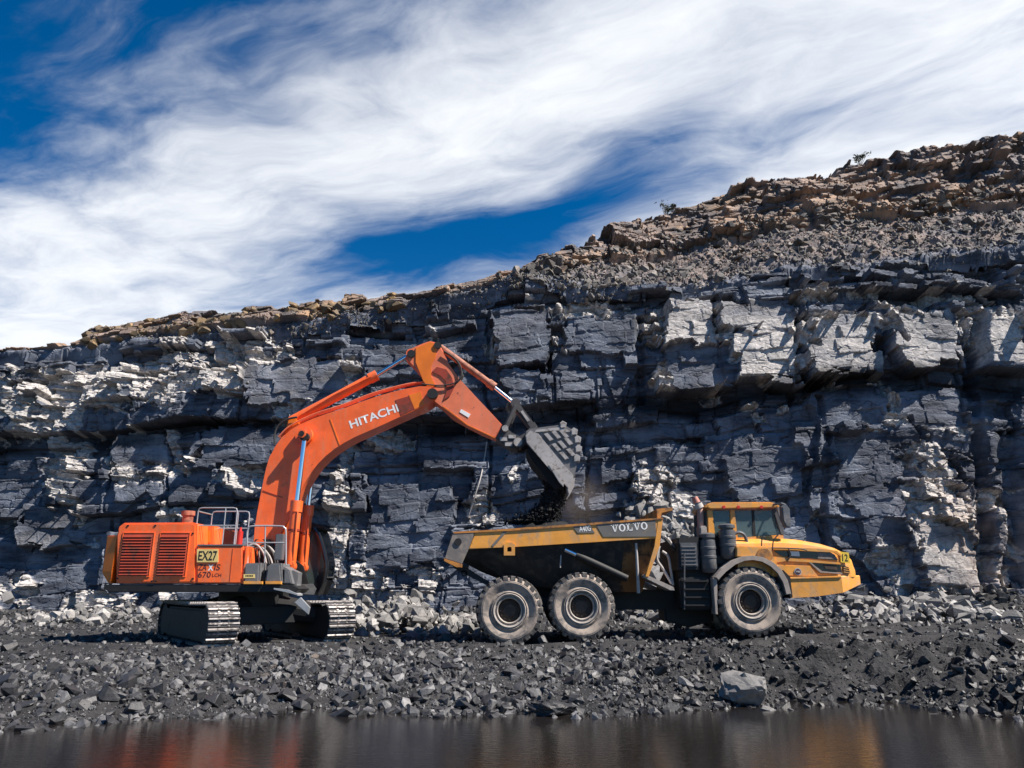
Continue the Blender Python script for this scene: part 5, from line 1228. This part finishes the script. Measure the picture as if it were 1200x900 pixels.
part('emblem_disc', cyl((X_, YH - .112, Z_), (X_, YH - .106, Z_), .075, seg=28), 'decal', em, True)
slab_word('VO', X_ - .055, Z_ - .022, YH - .1145, .045, .11, 0.0, 'white', em)
plt = part('number_plate', prism(pT([(985.5, 659), (985, 646.5), (995, 647.5), (996.5, 660)], YH), YH + .02, YH + .035, .003), 'plate12', truck)
X_, Z_ = P(987.5, 657.5, YH); text_part('12', X_, Z_, YH + .0165, .20, -.06, 'ink', plt, bold=.015, width=.16)
# bumper
bump_top = [(926, 678.5), (986, 676.5), (1008, 675.5)]
b_ = bmesh.new()
bs = [(925, 677.5, 701, 0.0), (955, 677, 699, 0.0), (986, 676, 694.5, 0.0), (1007.5, 675, 684.5, .55)]
V = []
for px, yt, yb_, ins in bs:
    xt, zt_ = P(px, yt, TY + .05); _, zb_ = P(px, yb_, TY + .05); y = TY + .08 + ins; xt *= y / (TY + .05)
    r_ = [(xt, y + .05, zt_ + .03), (xt, y, zt_), (xt, y, zb_), (xt - .05, y + .25, zb_)]
    V.append([b_.verts.new(p) for p in r_ + [(x, 2 * TC - yy, z) for x, yy, z in r_[::-1]]])
for i in range(len(V) - 1):
    for j in range(8): b_.faces.new((V[i][j], V[i][(j + 1) % 8], V[i + 1][(j + 1) % 8], V[i + 1][j]))
b_.faces.new(V[-1]); b_.faces.new(V[0][::-1]); bmesh.ops.recalc_face_normals(b_, faces=b_.faces)
part('bumper', b_, 'yellow', truck)
part('bumper_edge', prism(pT([(926, 678.8), (986, 677), (986, 675), (926, 676.6)], TY + .05), TY + .05, TY + .2, .01), 'yellow', truck)
part('belly_pan', prism(pT([(930, 700), (935, 686), (990, 682), (984, 692), (960, 698)], TY + .5), TY + .5, TF - .5), 'black', truck)
# front fender: thick arc over the wheel, and inner shadow liner
fo = [(838, 676), (846, 666), (858, 656.5), (870, 652), (882, 651), (894, 653), (906, 659), (916, 668), (923, 680), (927, 696)]
fi = [(842, 680), (850, 669.5), (861, 661), (872, 656.5), (882, 655.5), (893, 657.5), (903, 663), (911.5, 671), (918, 682), (921, 697)]
pair('fender', prism(pT(fo + fi[::-1]), TY - .03, TY + .55, .015), 'fender', truck)
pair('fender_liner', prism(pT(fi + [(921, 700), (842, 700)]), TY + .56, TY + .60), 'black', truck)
part('fender_front', prism(pT([(918, 668), (926, 676), (929, 700), (926, 701), (922, 684)]), TY - .01, TY + .5, .01), 'black', truck)
pair('fender_rear_stay', prism(pT([(836, 677), (841, 679), (842, 720), (839, 720)]), TY + .05, TY + .5, .01), 'fender', truck)
pair('fender_shelf', prism(pT([(864, 652), (864, 640), (905, 641), (906, 652), (914, 664), (906, 660), (894, 654), (882, 651.8), (870, 652.8)]), TY + .06, TY + .5, .02), 'yellow', truck)
pair('step_recess', prism(pT([(886, 651), (890, 643.5), (900, 643), (907, 652), (903, 657)]), TY + .03, TY + .055, .01), 'yellow_dirty', truck)
# ---- cab
CBY0, CBY1 = TC - 1.0, TC + 1.0
CBY0 = TY + .62; CBY1 = CBY0 + 1.75
co_ = [(830, 650), (829, 596), (834, 593), (904, 593), (908, 596), (917, 624), (917, 634), (862, 640), (862, 650)]
def cabpart(name, pts, y0, y1, mat, bev=.015, sm=False): return part(name, prism(pT(pts, CBY0), y0, y1, bev), mat, truck, sm)
cabpart('cab_roof', [(827, 594.5), (828.5, 590.5), (834, 588.8), (902, 588.5), (910, 590.5), (913, 594), (906, 595.5), (832, 597)], CBY0 - .08, CBY1 + .08, 'yellow', .03, True)
cabpart('roof_underside', [(832, 598), (832, 596.5), (905, 595.5), (905, 597.5)], CBY0 - .03, CBY1 + .03, 'rust', 0)
for y0, y1 in ((CBY0, CBY0 + .09), (CBY1 - .09, CBY1)):
    cabpart('rear_pillar', [(829, 597), (835, 597), (838, 626), (838, 650), (831, 650)], y0, y1, 'yellow')
    cabpart('door_pillar', [(855.5, 597), (861, 597), (864.5, 630), (864, 650), (857, 650)], y0, y1, 'yellow')
    cabpart('front_pillar', [(905.5, 596), (909, 595), (919, 622), (919, 628), (915, 626)], y0, y1, 'mirror')
    cabpart('sill', [(864.5, 630), (918, 626.5), (919, 640), (864.5, 650)], y0, y1, 'yellow')
    cabpart('rear_sill', [(838.5, 628), (856, 628), (856.5, 650), (838.5, 650)], y0, y1, 'black')
    ym = (y0 + y1) / 2
    cabpart('window', [(861.5, 597), (906, 596), (915.5, 626), (864.5, 630)], ym - .008, ym + .008, 'glass', 0)
    cabpart('window', [(835.5, 597), (855, 597), (856, 628), (838.2, 628)], ym - .008, ym + .008, 'glass', 0)
    cabpart('window_divider', [(881, 596.5), (884, 596.5), (886, 628), (883, 628.5)], y0 + .02, y1 - .02, 'black', 0)
b_ = bmesh.new(); (xa, za), (xb, zb_) = P(909, 596, CBY0), P(917.5, 625, CBY0)
vs_ = [b_.verts.new(p) for p in ((xa, CBY0 + .09, za), (xb, CBY0 + .09, zb_), (xb, CBY1 - .09, zb_), (xa, CBY1 - .09, za))]; b_.faces.new(vs_)
part('windscreen', b_, 'glass', truck)
cabpart('cab_rear_wall', [(829.5, 650), (829, 630), (830.5, 630), (831, 650)], CBY0 + .1, CBY1 - .1, 'black', 0)
cabpart('rear_window', [(829, 630), (828.5, 598), (830, 598), (830.5, 630)], CBY0 + .1, CBY1 - .1, 'glass', 0)
cabpart('driver_seat', [(846, 648), (845, 612), (848, 608), (852, 611), (854, 632), (870, 634), (870, 646)], TC - .2, TC + .35, 'black', .03, True)
cabpart('dashboard', [(900, 632), (903, 622), (914, 624), (916, 634)], CBY0 + .12, CBY1 - .12, 'black', .02)
cabpart('steering_wheel', [(893, 622), (897, 613), (898.5, 614), (894.5, 623)], TC - .1, TC + .3, 'black', .01)
for px in (848, 865, 892): X_, Z_ = P(px, 594.3, CBY0 - .08); part('roof_lamp', cyl((X_, CBY0 - .12, Z_), (X_, CBY0 - .07, Z_), .045, seg=14), 'red', truck, True)
part('grab_rail', tube(arc_pts([(P(a, c, TY + .4)[0], TY + .4, P(a, c, TY + .4)[1]) for a, c in ((860, 626), (866, 624), (872, 627), (875, 634), (876, 640))], 5), .05), 'mirror', truck, True)
for k, pts in enumerate((((892, 640), (893, 630), (897, 629)), ((905, 645), (906, 634), (912, 626)), ((922, 658), (926, 650), (923, 642)), ((903, 642), (935, 643), (945, 645)))):
    part('grab_rail', tube(arc_pts([(P(a, c, TY + .15)[0], TY + .12, P(a, c, TY + .15)[1]) for a, c in pts], 5), .018), 'hose', truck, True)
# mirrors
part('mirror', prism(pT([(915.5, 593), (921, 591), (925, 596), (926.5, 617), (921, 618), (917, 610)], TY + .25), TY + .2, TY + .45, .03), 'mirror', truck, True)
part('mirror_arm', tube([(P(906, 591, TY + .5)[0], TY + .6, P(906, 591, TY + .5)[1]), (P(916, 590, TY + .3)[0], TY + .3, P(916, 590, TY + .3)[1]), (P(921, 592, TY + .3)[0], TY + .3, P(921, 592, TY + .3)[1])], .03), 'mirror', truck, True)
part('mirror', prism(pT([(908, 593), (913, 592), (915, 606), (911, 606)], TF - .2), TF - .3, TF - .1, .03), 'mirror', truck, True)
# air cleaners
def canister(px, yt, yb_, r, y):
    x, z1_ = P(px, yt, y); _, z0_ = P(px, yb_, y); h = z1_ - z0_
    b_ = bmesh.new(); pr_ = [(.02, 0), (r * .7, .02 * h), (r * .95, .10 * h), (r, .12 * h), (r, .36 * h), (r * 1.06, .37 * h), (r * 1.06, .42 * h), (r, .43 * h), (r, .58 * h), (r * 1.06, .59 * h), (r * 1.06, .64 * h), (r, .65 * h), (r * .98, .80 * h), (r * .78, .82 * h), (r * .78, .86 * h), (r * 1.0, .87 * h), (r * 1.0, .95 * h), (r * .6, .99 * h), (.02, h)]
    rings = [[b_.verts.new((x + q * math.cos(2 * math.pi * k / 28), y + q * math.sin(2 * math.pi * k / 28), z0_ + zz)) for k in range(28)] for q, zz in pr_]
    for i in range(len(rings) - 1):
        for k in range(28): b_.faces.new((rings[i][k], rings[i][(k + 1) % 28], rings[i + 1][(k + 1) % 28], rings[i + 1][k]))
    bmesh.ops.recalc_face_normals(b_, faces=b_.faces)
    return part('air_cleaner', b_, 'canister', truck, True)
canister(851, 613.5, 656, .235, TY + .38); canister(828, 624, 672, .235, TY + .42)
part('cleaner_bracket', box(P(820, 650, TY)[0], P(860, 650, TY)[0], TY + .4, TY + .9, P(0, 660, TY)[1], P(0, 650, TY)[1], .02), 'black', truck)
# exhaust stack with rain cap and beacon
yS = TY + .8
part('exhaust_stack', tube([(P(a, c, yS)[0], yS, P(a, c, yS)[1]) for a, c in ((821, 640), (821, 612), (820.5, 600), (819, 595), (817, 592))], .10, 14), 'stack', truck, True)
part('stack_collar', tube([(P(a, c, yS)[0], yS, P(a, c, yS)[1]) for a, c in ((819.5, 596), (817, 591))], .15, 14), 'palehose', truck, True)
X_, Z_ = P(815.5, 588, yS); part('beacon', cyl((X_ + .03, yS, Z_ - .03), (X_ - .03, yS, Z_ + .14), .11, .08, seg=16), 'beacon', truck, True)
part('tank_cap', box(P(818, 628, yS)[0], P(826, 628, yS)[0], yS - .3, yS + .2, P(0, 630, yS)[1], P(0, 617, yS)[1], .03), 'rim', truck)
pair('side_tank', box(P(800, 690, TY)[0], P(836, 690, TY)[0], TY + .3, TY + .9, P(0, 715, TY)[1], P(0, 676, TY)[1], .05), 'black', truck)

for k in range(4):
    part('access_step', box(P(803, 690, TY)[0], P(833, 690, TY)[0], TY + .16, TY + .31, P(0, 682 + 9.5 * k, TY)[1], P(0, 680 + 9.5 * k, TY)[1], .006), 'black', truck)
part('access_rail', tube([(P(802, a, TY + .2)[0], TY + .2, P(802, a, TY + .2)[1]) for a in (648, 680, 714)], .022), 'canister', truck, True)
part('cooler_panel', box(P(797.5, 650, TY + .3)[0], P(817, 650, TY + .3)[0], TY + .27, TY + .298, P(0, 664, TY + .3)[1], P(0, 636, TY + .3)[1], .01), 'canister', truck)
for k in range(6):
    part('cooler_slat', box(P(799, 650, TY + .3)[0], P(815.5, 650, TY + .3)[0], TY + .25, TY + .268, P(0, 662.5 - 4.2 * k, TY + .3)[1], P(0, 661 - 4.2 * k, TY + .3)[1], .004), 'grey', truck)
# ------------------------------------------------------------------ the load and what falls from the bucket
def heap(name, cx, cy, rx, ry, zb_, h, mat, seed, label, cat, nu=70, nv=40):
    U, Vv = np.meshgrid(np.linspace(-1, 1, nu), np.linspace(-1, 1, nv))
    prf = np.clip(1 - np.sqrt(U ** 2 + Vv ** 2), -0.2, 1)
    X = cx + U * rx; Y = cy + Vv * ry
    Zz = zb_ + h * prf + (0.10 * fbm(X * 2, Y * 2, seed) + .10 * facet(X * 3.5, Y * 3.5, seed + 5, .8))
    return X, Y, Zz
xa = P(556, 640, TY)[0]; xb = P(768, 612, TY)[0]
U, Vv = np.meshgrid(np.linspace(xa, xb, 110), np.linspace(TY + .17, TF - .17, 60))
xr0, zr0 = P(545, 625, TY); xr1, zr1 = P(772, 610, TY)
rimz = zr0 + (U - xr0) / (xr1 - xr0) * (zr1 - zr0)
pk = P(640, 606, TC)[0]
Zz = rimz - .45 + .80 * np.exp(-((U - pk) / 1.25) ** 2 - ((Vv - TC) / 1.0) ** 2) + .25 * np.exp(-((U - pk - 1.6) / .9) ** 2 - ((Vv - TC) / .9) ** 2) + .08 * fbm(U * 2, Vv * 2, 301) + .10 * facet(U * 3, Vv * 3, 303, .8)
load = grid_mesh('coal_load', U, Vv, Zz, 'coal'); load['label'] = 'heap of black coal lying in the yellow truck body'; load['category'] = 'coal heap'
r = np.random.default_rng(88)
# falling stream: pieces between the bucket's mouth and the heap
x0_, z0_ = P(650, 560, 23.6); x1_, z1_ = P(636, 613, 23.6)
n = 22000; tt = r.uniform(0, 1, n) ** 0.8
X = x0_ + (x1_ - x0_) * tt ** 2.2 + r.normal(0, .13, n) * (.9 + .9 * tt ** 3) - np.abs(r.normal(0, .5, n)) * tt ** 5
Y = 23.6 + np.clip(r.normal(0, .34, n), -.75, .75); Zf = z0_ + (z1_ - z0_) * tt
fall = scatter_mesh('falling_coal', np.stack([X, Y, Zf], -1), np.minimum(.010 + .014 * r.gamma(1.1, 1.0, n), .09), 'coal', 9)
fall['kind'] = 'stuff'; fall['label'] = 'black coal pouring from the bucket into the truck'; fall['category'] = 'coal'
# what is still inside the bucket
bm = prism(PP([(617, 526), (628, 516), (640, 508), (664, 506), (673, 520), (671, 545), (667, 562), (660, 573), (650, 574), (643, 566), (634, 552), (624, 540)], KY0 + .06), KY0 + .06, KY1 - .06, .03)
bmesh.ops.triangulate(bm, faces=bm.faces); bmesh.ops.subdivide_edges(bm, edges=bm.edges, cuts=4, use_grid_fill=True)
for v in bm.verts:
    w_ = float(fbm(np.array([v.co.x * 3 + v.co.y]), np.array([v.co.z * 3 - v.co.y * 1.3]), 401)[0]); f_ = min(1, max(0, (v.co.y - KY0 - .06) / .12), max(0, (KY1 - .06 - v.co.y) / .12)); v.co.x += .09 * w_ * f_; v.co.z += .07 * w_ * f_
bl_ = part('bucket_load', bm, 'coal'); bl_['label'] = 'dark coal still inside the tilted excavator bucket'; bl_['category'] = 'coal'
# thin cable hanging on the wall
cp = [(570, 515), (567, 535), (563, 560), (557, 580), (553, 592), (548, 606)]
cb = []
for a, c in cp:
    u, dy, dz = ray(a, c); X_, Z_ = PW(a, c); cb.append((X_, cliff_y(X_, Z_) - .12, Z_))
cable = part('cable', tube(arc_pts(cb, 6), .03), 'palehose', None, True); cable['label'] = 'thin pale cable dangling down the wall under the arm'; cable['category'] = 'cable'
# tiny shrubs on the skyline
def leaf_shrub(px, py, s, label, seed):
    r = np.random.default_rng(seed)
    Xc, Zc = PW(px, py, off3(px)); j_ = int(np.argmin(np.abs(Xs - Xc))); k_ = int(nw + nb + np.argmax(ZZ[nw + nb:nw + nb + nf, j_])); yc = float(YY[k_, j_]); Zc = float(ZZ[k_, j_]) + .15
    root = thing('shrub', label, 'shrub', (Xc, yc, Zc - .25), 'dry shrubs on the skyline')
    st_ = bmesh.new(); lf = bmesh.new()
    for i in range(9):
        e = Vector((Xc + r.normal(0, .3) * s, yc + r.normal(0, .3) * s, Zc + r.uniform(.3, .9) * s))
        cyl((Xc, yc, Zc - .4), e, .02, .008, 5, st_)
        for k in range(14):
            c = e + Vector(r.normal(0, .14 * s, 3)); a = Vector(r.normal(0, .07, 3)); b2 = Vector(r.normal(0, .07, 3))
            lf.faces.new([lf.verts.new(c + a), lf.verts.new(c + b2), lf.verts.new(c - a * .6)])
    part('stem', st_, 'tail', root); part('foliage', lf, 'leaf', root)
M['leaf'] = surf('dry_leaf', (0.05, 0.055, 0.03), 0.8)
leaf_shrub(788, 229, .7, 'dark little shrub on the skyline, leftmost, where the hill steepens', 1)
leaf_shrub(798, 227, .45, 'very small shrub just right of the leftmost skyline shrub', 2)
leaf_shrub(1008, 192, .6, 'dark low shrub on the skyline, farthest right', 3)
# dust hanging beside the falling coal
md = bpy.data.materials.new('coal_dust'); md.use_nodes = True; t = md.node_tree; t.nodes.clear()
o_ = t.nodes.new('ShaderNodeOutputMaterial'); pv = t.nodes.new('ShaderNodeVolumePrincipled'); pv.inputs['Color'].default_value = (0.62, 0.52, 0.46, 1)
t.links.new(pv.outputs[0], o_.inputs['Volume'])
tcn = t.nodes.new('ShaderNodeTexCoord'); gr = t.nodes.new('ShaderNodeVectorMath'); gr.operation = 'LENGTH'; t.links.new(tcn.outputs['Object'], gr.inputs[0])
fall_ = tmap(t, gr.outputs['Value'], 0.15, 1.0, 1.0, 0.0); nz = tmap(t, tnoise(t, 1.6, 4, 0.6), 0.35, 0.7)
mm = t.nodes.new('ShaderNodeMath'); mm.operation = 'MULTIPLY'; t.links.new(fall_, mm.inputs[0]); t.links.new(nz, mm.inputs[1])
m2 = t.nodes.new('ShaderNodeMath'); m2.operation = 'MULTIPLY'; m2.inputs[1].default_value = 0.38; t.links.new(mm.outputs[0], m2.inputs[0]); t.links.new(m2.outputs[0], pv.inputs['Density'])
b_ = bmesh.new(); bmesh.ops.create_icosphere(b_, subdivisions=3, radius=1.0); me = bpy.data.meshes.new('dust'); b_.to_mesh(me); b_.free(); me.materials.append(md)
du_ = bpy.data.objects.new('dust', me); X_, Z_ = P(683, 588, 23.6); du_.location = (X_, 23.6, Z_); du_.scale = (1.15, 1.0, 1.2); link(du_)
du_['kind'] = 'stuff'; du_['label'] = 'faint brown dust drifting beside the pouring coal'; du_['category'] = 'dust'
